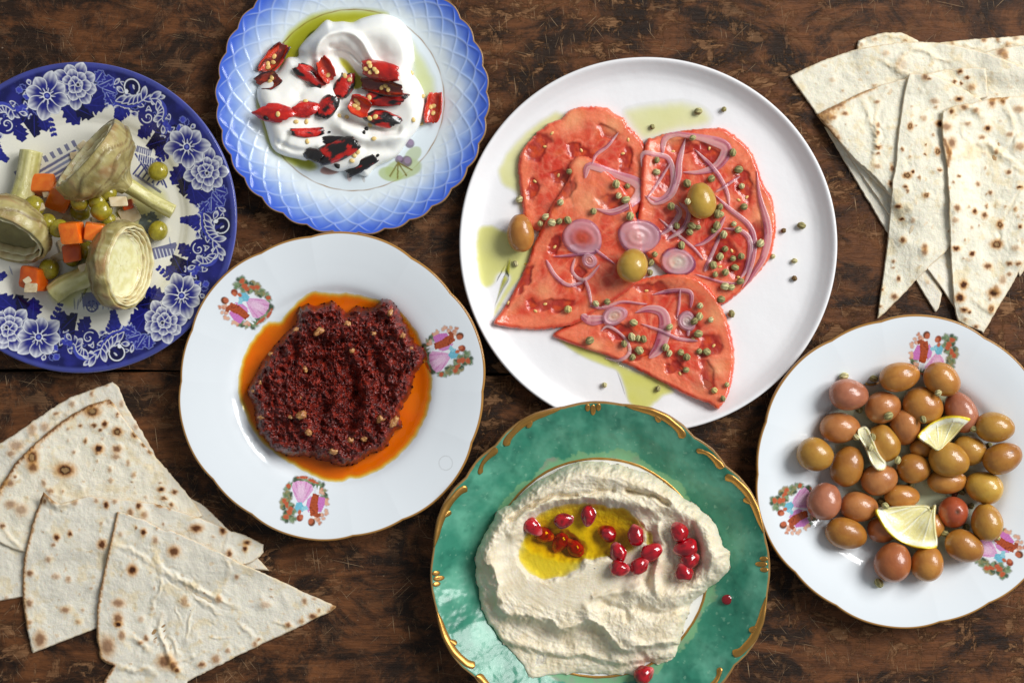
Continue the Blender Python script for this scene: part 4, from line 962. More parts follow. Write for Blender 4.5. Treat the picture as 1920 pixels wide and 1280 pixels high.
# ------------------------------------------------------------------ oils and soft spreads
m_olive_oil = film_mat('olive_oil', (0.10, 0.11, 0.72), bump=(60, .0003))
m_oil_deep = film_mat('olive_oil_green', (0.20, 0.23, 1.2), bump=(60, .0003))
m_oil_gold = film_mat('olive_oil_golden', (0.02, 0.045, 0.42), bump=(60, .0003))
m_red_oil = film_mat('chilli_oil', (0.005, 0.58, 3.6), bump=(45, .0004), scatter=((.95, .155, .002), .42))
def pool(name, outline, base, depth, feather, material, label, nth=160, nr=26, wob=.25, parent=None, center=None, over=0.00006):
    seedv = outline[0][0]
    def hf(px, py, d, s): return over + depth / 1000 * sm(0, feather, d) * (1 + wob * fbm(px / 40, py / 40, seedv, 2))
    o = heap(name, outline, base, hf, material, nth, nr, attrs={'depth': lambda px, py, d, h: np.maximum(h - over, 0) * 1000 + .02}, jitter=(3.0, 14, seedv), center=center, sheet=True)
    if parent is None: tag(o, label, 'oil')
    return o
def zfun(zone, default=0.0):
    def f(px, py):
        out = np.empty(px.shape)
        for i in np.ndindex(px.shape):
            q = W(px[i], py[i], .008); out[i] = top(zone, q[0], q[1], default)
        return out
    return f
def plate_base(P):
    def f(px, py):
        z = np.full(px.shape, 0.006)
        for _ in range(3):
            k = S * (H - z) / H; x, y = (px - 960) * k, (640 - py) * k; z = P.world_z(x, y)
        return z
    return f
bC, bE, bB, bD, bF, bA = [plate_base(P) for P in (P_C, P_E, P_B, P_D, P_F, P_A)]

def gridge(px, py, pl, w, warp=0.0, zz=1.0):
    if warp: px, py = px + warp * noise(px / 18, py / 18, zz), py + warp * noise(px / 18, py / 18, zz + 5)
    d, t = dpoly(px, py, catmull(pl, 30), maxd=w * 3.5)
    return np.exp(-(d / w) ** 2), t
def side(px, py, pl):
    """signed distance to an open line (positive on its left when walking along it, photo y down)"""
    C = catmull(pl, 40); d, t = dpoly(px, py, C)
    i = np.clip((t * 39).astype(int), 0, 38); tx, ty = (C[i + 1] - C[i]).T.reshape(2, *px.shape) if px.ndim == 1 else ((C[i + 1] - C[i])[..., 0], (C[i + 1] - C[i])[..., 1])
    sgn = np.sign(tx * (py - C[i][..., 1]) - ty * (px - C[i][..., 0]))
    return d * -sgn, t

# -- red pepper paste in its oil
oilC = [(584, 546), (620, 549), (654, 549), (697, 558), (730, 568), (757, 589), (778, 615), (792, 642), (803, 680), (811, 706), (811, 730), (805, 765), (792, 797), (778, 822), (759, 844), (737, 865), (711, 882), (694, 888), (677, 897), (655, 897), (640, 904), (610, 902), (587, 892), (560, 878), (535, 863), (510, 846), (487, 825), (470, 800), (458, 773), (449, 750), (446, 725), (447, 705), (451, 687), (456, 670), (463, 654), (472, 638), (482, 625), (500, 604), (512, 602), (525, 601), (535, 590), (542, 582), (553, 571), (562, 561)]
pool('chilli_oil', oilC, bC, 1.15, 13, m_red_oil, 'bright orange chilli oil pooled round the dark red paste', 260, 40)
m_paste = mat('pepper_paste', attr='Col', rough=0.42, spec=.4, coat=.4, coat_rough=.08, wet=True, bump=[(420, .0010), (1300, .0005)])
pasteO = [(718, 561), (735, 563), (749, 582), (763, 611), (770, 628), (778, 639), (797, 658), (789, 687), (778, 706), (772, 730), (763, 749), (749, 777), (754, 797), (735, 816), (725, 839), (697, 849), (668, 868), (635, 873), (606, 863), (568, 854), (539, 854), (501, 830), (482, 801), (475, 763), (465, 735), (477, 706), (492, 677), (511, 654), (530, 630), (554, 606), (558, 582), (573, 570), (596, 573), (625, 565), (649, 584), (668, 573), (697, 577)]
def h_paste(px, py, d, s):
    dome = np.sqrt(np.clip(1 - (1 - np.clip(d / 22, 0, 1)) ** 2, 0, 1))
    wx, wy = px + 7 * noise(px / 15, py / 15, 1), py + 7 * noise(px / 15, py / 15, 4)
    lump = np.clip(ridged(wx / 30, wy / 30, 2, 3) * .5 + .3, 0, 1.4); gran = np.clip(1 - 2.2 * np.abs(noise(px / 5.5, py / 5.5, 3)), 0, 1) + .6 * np.clip(1 - 2.2 * np.abs(noise(px / 3, py / 3, 6)), 0, 1)
    h = 8 + 9.5 * lump + 6.0 * fbm(px / 34, py / 34, 8, 3) + 2.4 * np.clip(1 - 2.4 * np.abs(noise(wx / 13, wy / 13, 12)), -.3, 1)
    for pl, w, a in (([(585, 690), (625, 680), (655, 700), (668, 740)], 17, -6), ([(662, 690), (668, 740), (655, 800)], 9, -5), ([(610, 760), (600, 810)], 8, -4), ([(690, 640), (720, 700), (735, 760)], 10, -5), ([(560, 640), (540, 700)], 10, -4),
                     ([(560, 610), (640, 620), (700, 620)], 20, 3.5), ([(690, 720), (680, 800)], 11, 4), ([(725, 590), (745, 620)], 18, 5), ([(540, 740), (580, 800)], 22, 3), ([(640, 640), (600, 650)], 9, -4)):
        g, t = gridge(px, py, pl, w, 8); h = h + a * g
    return np.maximum(h * dome + (1.9 * gran - 1.0) * sm(0, 8, d), .2) / 1000
def c_paste(px, py, d, h):
    n, n2 = fbm(px / 9, py / 9, 3, 3), noise(px / 3.2, py / 3.2, 5)
    C = mixc(np.broadcast_to(lin((84, 15, 8)), px.shape + (3,)), lin((146, 38, 17)), sm(-.3, .5, n + .3 * n2)); C = mixc(C, lin((46, 9, 7)), .6 * sm(.1, .6, fbm(px / 26, py / 26, 6, 3)))
    C = mixc(C, lin((196, 110, 62)), .7 * sm(.52, .62, n2 + .15 * n)); C = mixc(C, lin((170, 40, 26)), .6 * sm(.40, .6, noise(px / 6, py / 6, 9)))
    return C
paste = heap('pepper_paste', pasteO, bC, h_paste, m_paste, 620, 170, c_paste, zone='C', jitter=(7, 9, 2), center=(628, 715))
tag(paste, 'coarse dark red pepper and walnut paste mounded in orange oil', 'dip')
def pebble(name, p, rx, ry, rz, material, col=None, col2=None, rot=0.0, parent=None, seed=0, n=(14, 10), lump=.18, sink=.3, tilt=0.0, zone=None):
    """small irregular ellipsoid; p is its contact point"""
    th = np.linspace(0, 2 * math.pi, n[0], endpoint=False); ph = np.linspace(0.02, math.pi - .02, n[1])
    T, Pp = np.meshgrid(th, ph); x, y, z = np.cos(T) * np.sin(Pp), np.sin(T) * np.sin(Pp), np.cos(Pp)
    k = 1 + lump * fbm(x * 1.3 + seed * 3.1, y * 1.3, z * 1.3 + seed, 2)
    x, y, z = x * k * rx, y * k * ry, z * k * rz
    if tilt: x, z = x * math.cos(tilt) + z * math.sin(tilt), -x * math.sin(tilt) + z * math.cos(tilt)
    c, s_ = math.cos(rot), math.sin(rot); x, y = x * c - y * s_, x * s_ + y * c
    V = np.stack([x + p[0], y + p[1], z + p[2] + rz * (1 - sink)], -1).reshape(-1, 3)
    C = None
    if col is not None:
        f = sm(-.4, .5, fbm(T * 1.5 + seed, Pp * 2, seed, 3)).ravel(); C = mixc(np.broadcast_to(lin(col), (len(V), 3)), lin(col2 if col2 is not None else col), f)
    F = gridF(n[1], n[0], wrap=True)
    o = obj(name, V, F, material, parent, col=C)
    if zone: reg(zone, V, F)
    return o
m_nut = mat('walnut', attr='Col', rough=.4, coat=.5, bump=[(700, .0006)])
for i, (x, y, a, b, r_) in enumerate([(738, 790, 13, 7, .9), (714, 784, 9, 8, .5), (565, 778, 7, 10, 1.8), (578, 810, 6, 7, 1), (598, 621, 10, 6, .5), (651, 608, 7, 6, .2), (625, 845, 6, 9, 1.6), (657, 825, 6, 6, 0), (682, 822, 7, 6, 1), (755, 629, 5, 5, 0), (771, 653, 4, 3, 0), (660, 657, 5, 5, 0), (490, 782, 4, 7, 1.7), (545, 781, 4, 5, 1.5), (488, 717, 4, 4, 0), (508, 664, 5, 4, 0), (564, 745, 4, 6, 0), (732, 586, 7, 5, 1), (572, 692, 4, 6, .3), (475, 733, 4, 3, 0), (700, 625, 5, 4, 0), (555, 618, 6, 4, .3)]):
    pebble('walnut_piece', on('C', x, y), a * S, b * S, min(a, b) * S * .8, m_nut, (206, 156, 92), (150, 70, 32), r_, paste, i, lump=.8, sink=.95)

# -- hummus
m_hummus = mat('hummus', attr='Col', rough=.58, spec=.35, sss=.4, sss_r=(1, .75, .4), sss_scale=.003, coat=.12, coat_rough=.3, wet=True, bump=[(120, .0005), (500, .00010)])
humO = [(1094, 864), (1060, 875), (1026, 892), (992, 913), (959, 942), (933, 959), (917, 989), (895, 1027), (891, 1052), (893, 1086), (900, 1128), (912, 1158), (933, 1191), (954, 1217), (976, 1238), (988, 1261), (997, 1271), (1035, 1265), (1077, 1261), (1128, 1263), (1178, 1265), (1203, 1257), (1212, 1240), (1237, 1244), (1262, 1234), (1271, 1217), (1279, 1187), (1288, 1162), (1296, 1132), (1322, 1107), (1351, 1086), (1364, 1069), (1370, 1035), (1355, 1023), (1351, 1002), (1334, 972), (1309, 951), (1275, 926), (1233, 896), (1191, 879), (1149, 869)]
def h_hum(px, py, d, s):
    dome = np.sqrt(np.clip(1 - (1 - np.clip(d / 30, 0, 1)) ** 2, 0, 1))
    wx, wy = px + 9 * noise(px / 24, py / 24, 1) + 4 * noise(px / 9, py / 9, 2), py + 9 * noise(px / 24, py / 24, 6) + 4 * noise(px / 9, py / 9, 3)
    h = np.full(px.shape, 11.5)
    def R(pl, w, a, warp=7): nonlocal h; g, t = gridge(px, py, pl, w, warp); h = h + a * g
    # raised outer roll from the left, over the top, to the right
    R([(915, 1090), (915, 1020), (950, 960), (1020, 915), (1100, 890), (1180, 898), (1250, 930), (1310, 980), (1335, 1040)], 27, 8.5)
    R([(960, 1000), (1010, 950), (1080, 935), (1160, 935), (1220, 955)], 12, 4.5)
    R([(955, 975), (985, 953), (1030, 932), (1075, 926)], 4.0, -6, 9); R([(1175, 920), (1215, 926), (1255, 945)], 4.0, -7, 9); R([(1080, 925), (1150, 918)], 3.5, -3, 9)
    # spoon hollow holding the oil
    q = ((wx - 1090) / 112) ** 2 + ((wy - 992) / 58) ** 2; h = h - 9.0 * sm(1.25, .45, q)
    q = ((wx - 1032) / 66) ** 2 + ((wy - 1040) / 50) ** 2; h = h - 6.5 * sm(1.2, .4, q)
    q = ((wx - 1175) / 70) ** 2 + ((wy - 1000) / 52) ** 2; h = h - 3.0 * sm(1.3, .5, q)
    # smooth plateau in front of it, breaking off along a ragged step
    sd, t = side(wx, wy, [(915, 1065), (925, 1095), (940, 1150), (985, 1160), (1030, 1168), (1055, 1186), (1090, 1172), (1120, 1175), (1165, 1222), (1200, 1215), (1260, 1210)])
    h = h + 6.5 * sm(-3, 10, sd) - 4.5 * sm(3, -14, sd) + 1.6 * np.exp(-((sd - 5) / 5) ** 2)
    sd2, t = side(wx, wy, [(930, 1200), (980, 1215), (1040, 1228), (1100, 1232), (1150, 1244), (1210, 1236)]); h = h - 3.0 * sm(4, -6, sd2) + 1.2 * np.exp(-((sd2 - 6) / 7) ** 2)
    # right-hand swirl
    R([(1232, 985), (1240, 1030), (1228, 1075), (1232, 1105)], 9, 5.0); R([(1218, 1000), (1222, 1050), (1212, 1095)], 6, -3.0)
    R([(1320, 985), (1338, 1030), (1328, 1075), (1290, 1110), (1240, 1118), (1190, 1108)], 17, 5.5); R([(1300, 985), (1306, 1040), (1292, 1080)], 7, -4.5)
    R([(1195, 1142), (1240, 1150), (1290, 1135)], 8, -4.0); R([(1110, 1118), (1160, 1110), (1200, 1098)], 5, 2.2); R([(1130, 1130), (1170, 1145), (1175, 1160)], 6, -3)
    R([(1100, 1140), (1115, 1165)], 14, 3.5); R([(1180, 1200), (1230, 1228), (1262, 1220)], 10, 3.0); R([(1120, 1190), (1160, 1240)], 8, 2.6); R([(1000, 1190), (1060, 1205)], 12, -2)
    R([(1180, 1180), (1250, 1160), (1285, 1150)], 20, 2.0)
    clump = np.clip(ridged(wx / 13, wy / 13, 4, 3) * .55, -.6, 1.2); smooth = sm(1.15, .75, ((px - 1065) / 150) ** 2 + ((py - 1060) / 85) ** 2)
    rough = 1 - .88 * smooth
    h = h + rough * (1.05 * clump + 1.0 * fbm(px / 16, py / 16, 3, 3)) + .42 * fbm(np.hypot(px - 1095, (py - 1035) * 1.15) / 6.5, np.arctan2(py - 1035, px - 1095) * 2.2, 7, 3) * (1 - .5 * smooth) + .10 * fbm(px / 4, py / 4, 9, 2)
    h = np.maximum(h, 1.2)
    e = dome * (1 + .22 * fbm(px / 10, py / 10, 5, 2) * sm(30, 0, d))
    return np.maximum(h * e, .15) / 1000
def c_hum(px, py, d, h):
    n, n2 = fbm(px / 30, py / 30, 2, 3), fbm(px / 6, py / 6, 5, 3)
    C = mixc(np.broadcast_to(lin((233, 222, 198)), px.shape + (3,)), lin((223, 208, 177)), sm(-.3, .5, n + .4 * n2)); C = mixc(C, lin((222, 196, 150)), .3 * sm(.35, .7, n2))
    for x, y, r_ in ((1010, 985, 13), (1165, 1000, 14), (1290, 1010, 16), (1180, 1065, 18), (1230, 1065, 12), (1203, 1245, 14)): C = mixc(C, lin((226, 168, 158)), .35 * np.exp(-((px - x) ** 2 + (py - y) ** 2) / (r_ * 1.2) ** 2))
    return C
hummus = heap('hummus', humO, bE, h_hum, m_hummus, 820, 215, c_hum, zone='E', jitter=(5, 17, 4), center=(1115, 1065))
tag(hummus, 'beige swirled hummus with a spoon hollow of golden oil', 'hummus')
# golden oil standing level in the hollow: flat surface, depth measured to the hummus below
def flat_pool(name, outline, zone, level, material, label, nth=150, nr=40):
    px, py, O, s = star_grid(outline, nth, nr)
    k = S * (H - level) / H; X, Y = (px - 960) * k, (640 - py) * k; D = np.empty(px.shape)
    for i in np.ndindex(px.shape): D[i] = level - top(zone, X[i], Y[i], 0.0)
    V = np.stack([X, Y, np.full(px.shape, level)], -1).reshape(-1, 3)
    o = obj(name, V, upward(gridF(nr, nth, wrap=True), O), material, attrs={'depth': np.clip(D.ravel() * 1000, 0.02, 9)})
    return tag(o, label, 'oil')
flat_pool('golden_oil', [(968, 1015), (980, 985), (1010, 955), (1060, 940), (1140, 938), (1200, 950), (1235, 985), (1230, 1020), (1200, 1050), (1140, 1050), (1095, 1070), (1060, 1092), (1020, 1096), (985, 1084), (968, 1050)], 'E', on('E', 1035, 1084)[2] + .0001, m_oil_gold, 'golden olive oil puddle in the hollow of the hummus')

# -- yogurt
m_lab = mat('strained_yogurt', color=tuple(lin((250, 248, 240))), rough=.32, spec=.45, coat=.25, coat_rough=.15, sss=.25, sss_r=(1, .9, .75), sss_scale=.003, bump=[(40, .0003)])
labO = [(611, 38), (626, 41), (643, 40), (661, 42), (676, 35), (692, 30), (706, 27), (720, 26), (735, 30), (749, 37), (760, 47), (768, 60), (775, 84), (778, 112), (773, 134), (781, 146), (787, 155), (796, 176), (798, 204), (787, 236), (766, 264), (742, 295), (706, 313), (690, 330), (680, 330), (657, 320), (633, 322), (608, 313), (587, 300), (572, 302), (559, 299), (531, 292), (511, 278), (499, 243), (488, 204), (482, 183), (483, 165), (495, 151), (520, 134), (538, 109), (558, 106), (560, 91), (573, 74), (590, 58)]
def h_lab(px, py, d, s):
    dome = np.sqrt(np.clip(1 - (1 - np.clip(d / 26, 0, 1)) ** 2, 0, 1))
    h = np.full(px.shape, 10.0)
    def R(pl, w, a): nonlocal h; g, t = gridge(px, py, pl, w, 3); h = h + a * g
    R([(600, 75), (650, 60), (720, 60), (755, 100), (745, 150)], 34, 8)                        # upper dollop
    sd, t = side(px, py, [(606, 130), (598, 100), (612, 72), (645, 62), (672, 78), (690, 108), (705, 128)]); h = h + 3.5 * np.exp(-((sd - 5) / 7) ** 2) - 0 * t
    R([(635, 105), (652, 125), (668, 150)], 19, -10); R([(610, 150), (640, 170)], 15, -6); R([(690, 150), (640, 190)], 14, -4)
    R([(595, 110), (585, 150), (560, 175)], 10, -3.5); R([(620, 88), (652, 96), (676, 118)], 4, -2.5)
    R([(510, 200), (530, 250)], 34, 3); R([(520, 268), (560, 284), (590, 280)], 6, -2.2); R([(540, 250), (528, 275)], 5, -1.8)
    R([(640, 215), (690, 235), (745, 246)], 8, -4); R([(640, 240), (690, 262), (750, 256)], 12, 4.0); R([(690, 278), (730, 280)], 14, -2.5)
    R([(760, 180), (775, 215)], 20, 2.5); R([(600, 230), (620, 265)], 22, -2)
    return np.maximum((h + 1.2 * fbm(px / 60, py / 60, 2, 2) + .10 * fbm(px / 14, py / 14, 3, 2)) * dome, .15) / 1000
lab = heap('yogurt', labO, bB, h_lab, m_lab, 420, 130, zone='B', center=(648, 180))
tag(lab, 'thick white strained yogurt swirled under charred red chillies', 'yogurt')
pool('olive_oil', [(525, 78), (545, 50), (575, 28), (610, 17), (660, 13), (700, 14), (730, 22), (720, 40), (640, 60), (600, 100), (550, 130), (515, 130), (505, 110)], bB, 1.6, 22, m_oil_deep, 'green olive oil collected behind the yogurt on the pale blue plate')
pool('olive_oil', [(478, 190), (490, 240), (505, 280), (530, 302), (560, 318), (585, 322), (598, 312), (575, 280), (530, 230), (500, 180)], bB, 1.2, 14, m_oil_deep, 'crescent of olive oil along the lower edge of the yogurt')
pool('olive_oil', [(768, 70), (790, 95), (810, 130), (822, 165), (815, 200), (800, 235), (780, 230), (770, 150)], bB, .5, 16, m_olive_oil, 'thin sheen of olive oil beside the lone chilli piece')
zB = on('B', 655, 125)[2]
flat_pool('olive_oil', [(622, 88), (648, 96), (672, 110), (684, 130), (686, 160), (668, 190), (640, 196), (612, 176), (606, 156), (618, 140), (632, 120)], 'B', zB + .0012, m_oil_deep, 'yellow olive oil lying in the dip of the yogurt')

# -- thin oil on the tomato plate and the olive plate
k_, ox_, oy_ = 1.778, 850, 100
pool('olive_oil', sc([(350, 190), (300, 215), (260, 240), (215, 280), (180, 320), (155, 365), (145, 400), (160, 440), (205, 470), (215, 520), (260, 520), (330, 400), (420, 240)], k_, ox_, oy_), bD, .55, 12, m_olive_oil, 'thin olive oil along the upper left tomato slice')
pool('olive_oil', sc([(85, 580), (130, 570), (180, 590), (240, 560), (270, 640), (250, 720), (190, 800), (140, 880), (132, 860), (160, 800), (186, 750), (165, 735), (150, 745), (140, 770), (115, 785), (88, 770), (78, 720), (72, 640)], k_, ox_, oy_), bD, .8, 9, m_olive_oil, 'lobed olive oil puddle beside the lone left olive', center=sc([(190, 680)], k_, ox_, oy_)[0])
pool('olive_oil', sc([(340, 945), (380, 985), (440, 1020), (500, 1045), (545, 1065), (565, 1110), (580, 1160), (610, 1186), (650, 1190), (680, 1165), (700, 1145), (740, 1130), (700, 1080), (600, 1050), (450, 970)], k_, ox_, oy_), bD, 1.0, 10, m_olive_oil, 'olive oil running from the lower tomato slice towards the green plate')
pool('olive_oil', sc([(560, 190), (600, 170), (640, 162), (700, 155), (760, 150), (820, 165), (862, 195), (860, 240), (800, 262), (740, 270), (640, 300), (590, 260)], k_, ox_, oy_), bD, .5, 22, m_olive_oil, 'pale olive oil between the tomato slices at the far rim')
pool('olive_oil', [(1545, 790), (1570, 740), (1620, 715), (1720, 700), (1800, 720), (1840, 790), (1850, 900), (1830, 1000), (1760, 1060), (1680, 1040), (1600, 1000), (1560, 900)], bF, .35, 40, m_olive_oil, 'thin oily brine under the heaped olives')
# ------------------------------------------------------------------ tomato salad
m_tom = mat('tomato_flesh', attr='Col', rough=.38, spec=.45, coat=.55, coat_rough=.05, sss=.35, sss_r=(1, .28, .16), sss_scale=.005, bump=[(110, .0007), (600, .00016)])
def tomato(outline, center, locules, seeds, label, th=4.6, seed=0, step=9, core=None, rag=3.0, pale=()):
    dr = drape('D', outline, step=step, dil=1, blur=4)
    cx, cy = center
    def locmask(px, py):
        m = np.zeros(px.shape)
        wx, wy = px + 14 * noise(px / 20, py / 20, seed) + 3 * noise(px / 7, py / 7, seed), py + 14 * noise(px / 20, py / 20, seed + 4) + 3 * noise(px / 7, py / 7, seed + 3)
        for x, y, rx, ry, a in locules:
            c, s_ = math.cos(a), math.sin(a); dx, dy = wx - x, wy - y
            m = np.maximum(m, sm(1.4, .65, np.hypot((dx * c + dy * s_) / rx, (-dx * s_ + dy * c) / ry)))
        return m
    def hf(px, py, d, s):
        e = np.sqrt(np.clip(1 - (1 - np.clip(d / 7, 0, 1)) ** 2, 0, 1)); h = th * (.25 + .75 * e) * sm(-.1, 1.2, d + .8)
        return np.maximum(h + .5 * fbm(px / 22, py / 22, seed, 3) * e - 1.3 * locmask(px, py) * e + .16 * fbm(px / 8, py / 8, seed + 1, 2) * e, .2) / 1000
    def cf(px, py, d, h):
        ang = np.arctan2(py - cy, px - cx); rad = np.hypot(px - cx, py - cy)
        n, n2, ns = fbm(px / 48, py / 48, seed, 3), fbm(px / 14, py / 14, seed + 2, 2), fbm(ang * 3.5, rad / 90, seed + 5, 2)
        C = mixc(np.broadcast_to(lin((206, 54, 30)), px.shape + (3,)), lin((224, 88, 56)), sm(-.4, .5, n + .5 * ns)); C = mixc(C, lin((238, 134, 98)), .6 * sm(-.1, .5, ns + .3 * n2))
        C = mixc(C, lin((240, 132, 92)), .75 * sm(3, 10, d) * sm(34, 16, d + 14 * n))
        fib = fbm(ang * 16, rad / 35, seed + 7, 3); C = mixc(C, lin((244, 160, 122)), .22 * sm(.15, .6, fib)); C = mixc(C, lin((190, 34, 18)), .3 * sm(.15, .6, -fib))
        wx, wy = px + 10 * noise(px / 22, py / 22, seed + 1), py + 10 * noise(px / 22, py / 22, seed + 6); vein = 1 - np.abs(noise(wx / 24, wy / 24, seed + 3)) * 5; C = mixc(C, lin((244, 168, 134)), .2 * sm(.2, 1, vein) * sm(10, 26, d))
        C = mixc(C, lin((228, 104, 34)), .4 * sm(.15, .5, fbm(px / 30, py / 30, seed + 11, 2)))
        lm = locmask(px, py); C = mixc(C, lin((160, 14, 6)), .85 * sm(.1, .7, lm)); C = mixc(C, lin((216, 78, 22)), .75 * sm(.65, 1, lm) * sm(-.2, .4, n2))
        g_ = noise(px / 2.6, py / 2.6, seed) + .6 * noise(px / 5, py / 5, seed + 2); C = np.clip(C * (1 + .16 * g_)[..., None], 0, 1)
        for x, y, r_ in pale: C = mixc(C, lin((244, 168, 118)), .7 * np.exp(-((px - x) ** 2 + (py - y) ** 2) / r_ ** 2))
        C = mixc(C, lin((226, 112, 84)), .5 * sm(3.5, .8, d + 1.2 * n2))
        return C
    o = heap('tomato_slice', outline, lambda px, py: dr(px, py), hf, m_tom, 300, 90, cf, zone='D', jitter=(rag, 5, seed), center=center, under=.0005)
    tag(o, label, 'tomato', 'tomato slices on the stoneware plate')
    for k, (x, y) in enumerate(seeds): pebble('seed', on('D', x, y), 4.2 * S, 2.6 * S, 1.3 * S, m_seedt, (226, 176, 96), (236, 200, 130), k * 1.3, o, k, (10, 6), sink=.6)
    return o
m_seedt = mat('tomato_seed', attr='Col', rough=.3, coat=.4)
T1 = [(971, 320), (973, 297), (978, 283), (987, 271), (1005, 250), (1018, 240), (1031, 231), (1052, 223), (1064, 210), (1080, 203), (1106, 200), (1137, 202), (1150, 212), (1170, 222), (1179, 237), (1198, 255), (1212, 280), (1214, 330), (1195, 400), (1120, 450), (1040, 440), (990, 425), (978, 380)]
T3 = [(1212, 264), (1225, 258), (1260, 248), (1300, 243), (1350, 240), (1368, 248), (1385, 260), (1400, 274), (1412, 290), (1422, 315), (1432, 345), (1447, 370), (1453, 400), (1455, 430), (1448, 470), (1436, 495), (1410, 525), (1385, 550), (1362, 568), (1345, 570), (1300, 545), (1240, 505), (1195, 450), (1200, 380), (1203, 310)]
T4 = [(1036, 628), (1060, 612), (1085, 600), (1130, 560), (1180, 530), (1250, 514), (1290, 516), (1320, 530), (1342, 555), (1358, 585), (1370, 620), (1377, 660), (1376, 690), (1372, 715), (1365, 740), (1352, 762), (1343, 766), (1330, 757), (1290, 742), (1240, 716), (1190, 691), (1140, 668), (1100, 655), (1060, 641)]
T2 = [(1088, 292), (1072, 302), (1066, 314), (1068, 330), (1048, 365), (1033, 388), (1020, 420), (1000, 458), (985, 500), (965, 542), (944, 578), (926, 605), (950, 613), (985, 618), (1020, 618), (1060, 612), (1085, 605), (1120, 580), (1165, 555), (1200, 520), (1205, 460), (1190, 400), (1175, 360), (1150, 330), (1115, 300)]
tomato(T1, (1095, 320), [(1010, 275, 16, 30, .6), (1085, 285, 22, 12, .3), (1060, 335, 26, 14, .2), (1140, 248, 18, 10, .5), (1175, 300, 12, 26, .2), (1000, 355, 12, 22, 0)], [(1022, 275), (1047, 329), (1003, 340), (1035, 250), (1090, 282), (1168, 288), (1178, 262)], 'broad tomato slice against the far rim beside the oil streak', seed=1, pale=[(1075, 225, 22), (1150, 235, 18)])
tomato(T3, (1320, 395), [(1278, 275, 30, 14, .1), (1325, 290, 22, 16, .4), (1250, 330, 18, 24, .2), (1395, 345, 14, 34, -.3), (1350, 470, 30, 22, .3), (1270, 430, 26, 20, 0), (1420, 440, 12, 22, 0), (1385, 505, 22, 14, -.5), (1310, 400, 20, 16, 0)], [(1262, 284), (1330, 278), (1385, 375), (1400, 370), (1372, 470), (1350, 500), (1268, 440), (1385, 520)], 'round tomato slice strewn with most buds, under the long onion strip', seed=2, pale=[(1260, 256, 16), (1430, 400, 20)])
tomato(T4, (1220, 640), [(1225, 540, 30, 12, .1), (1160, 620, 30, 14, .2), (1290, 610, 20, 26, .1), (1330, 650, 20, 20, .5), (1325, 700, 12, 28, -.3), (1265, 690, 16, 10, .3), (1200, 660, 18, 12, 0)], [(1212, 545), (1172, 640), (1300, 635), (1338, 648), (1275, 700), (1180, 655)], 'half moon tomato slice pointing at the green plate', seed=3, pale=[(1340, 590, 22), (1115, 650, 16), (1345, 690, 16)])
tomato(T2, (1085, 470), [(1065, 355, 10, 20, .5), (1000, 570, 14, 9, .2), (1040, 572, 30, 10, -.1), (1085, 520, 9, 22, 0), (985, 520, 9, 26, .5), (950, 565, 6, 14, .3), (1150, 380, 26, 14, .3), (1040, 460, 12, 16, 0)], [(987, 495), (953, 568), (1004, 583), (1040, 463), (1066, 580), (1022, 570)], 'folded tomato wedge pointing at the red paste plate', seed=4, pale=[(1090, 305, 16), (1100, 380, 30), (1020, 545, 16)])

m_onion = mat('red_onion', attr='Col', rough=.25, spec=.5, coat=.35, coat_rough=.08, sss=.3, sss_r=(1, .6, .7), sss_scale=.003, bump=[(300, .0002)])
nt = m_onion.node_tree; _b = nt.nodes['Principled BSDF']; _t = nt.nodes.new('ShaderNodeBsdfTransparent'); _m = nt.nodes.new('ShaderNodeMixShader'); _m.inputs[0].default_value = .48
nt.links.new(_b.outputs[0], _m.inputs[1]); nt.links.new(_t.outputs[0], _m.inputs[2]); nt.links.new(_m.outputs[0], nt.nodes['Material Output'].inputs['Surface'])
def onion_strip(pts, w, label, purple=.5, th=1.6, flip=1):
    n = 44; C = catmull(pts, n); u = np.linspace(0, 1, n)
    ww = np.interp(u, np.linspace(0, 1, len(w)), w) * .52 * (1 - .75 * np.abs(2 * u - 1) ** 10)
    t = np.gradient(C, axis=0); t /= np.linalg.norm(t, axis=1)[:, None]; nr = np.stack([-t[:, 1], t[:, 0]], 1)
    z = np.array([on('D', *c)[2] for c in C])
    zm = z.copy()
    for _ in range(3): zm = np.maximum(z, np.convolve(np.pad(zm, 2, mode='edge'), np.ones(5) / 5, 'valid'))
    zm = np.convolve(np.pad(zm, 2, mode='edge'), np.ones(5) / 5, 'valid') + .0003
    V, CC = [], []
    pal, mid, pur = lin((234, 198, 198)), lin((208, 146, 170)), lin((128, 46, 98))
    cross = [(-1, -.5), (-1, .45), (-.82, .85), (-.4, 1), (0, 1.02), (.4, 1), (.82, .85), (1, .45), (1, -.5)]
    for a, b in cross:
        q = C + nr * (ww * a)[:, None]; zz = zm + th / 1000 * b * .45
        V.append(np.array([W(x, y, h) for (x, y), h in zip(q, zz)]))
        f = np.full(n, (a * flip + 1) / 2); streak = .16 * noise(u * 3, a * 4 + C[0, 0], 2.0) + .1 * np.sin(u * 9 + C[0, 1]) + .32 * (abs(a) == .4) * (noise(u * 4, C[0, 0], 5.) > -.1) - .12 * (a == 0)
        k = np.clip(f * .8 + streak + (purple - .5), 0, 1); c = mixc(np.broadcast_to(pal, (n, 3)), mid, sm(.2, .8, k)); c = mixc(c, pur, sm(.76, 1.05, k)); CC.append(c)
    o = obj('onion_strip', np.array(V).reshape(-1, 3), gridF(len(cross), n), m_onion, col=np.array(CC).reshape(-1, 3))
    reg('D', np.array(V[1:-1]).reshape(-1, 3), gridF(len(cross) - 2, n))
    return tag(o, label, 'onion', 'red onion strips on the tomatoes')
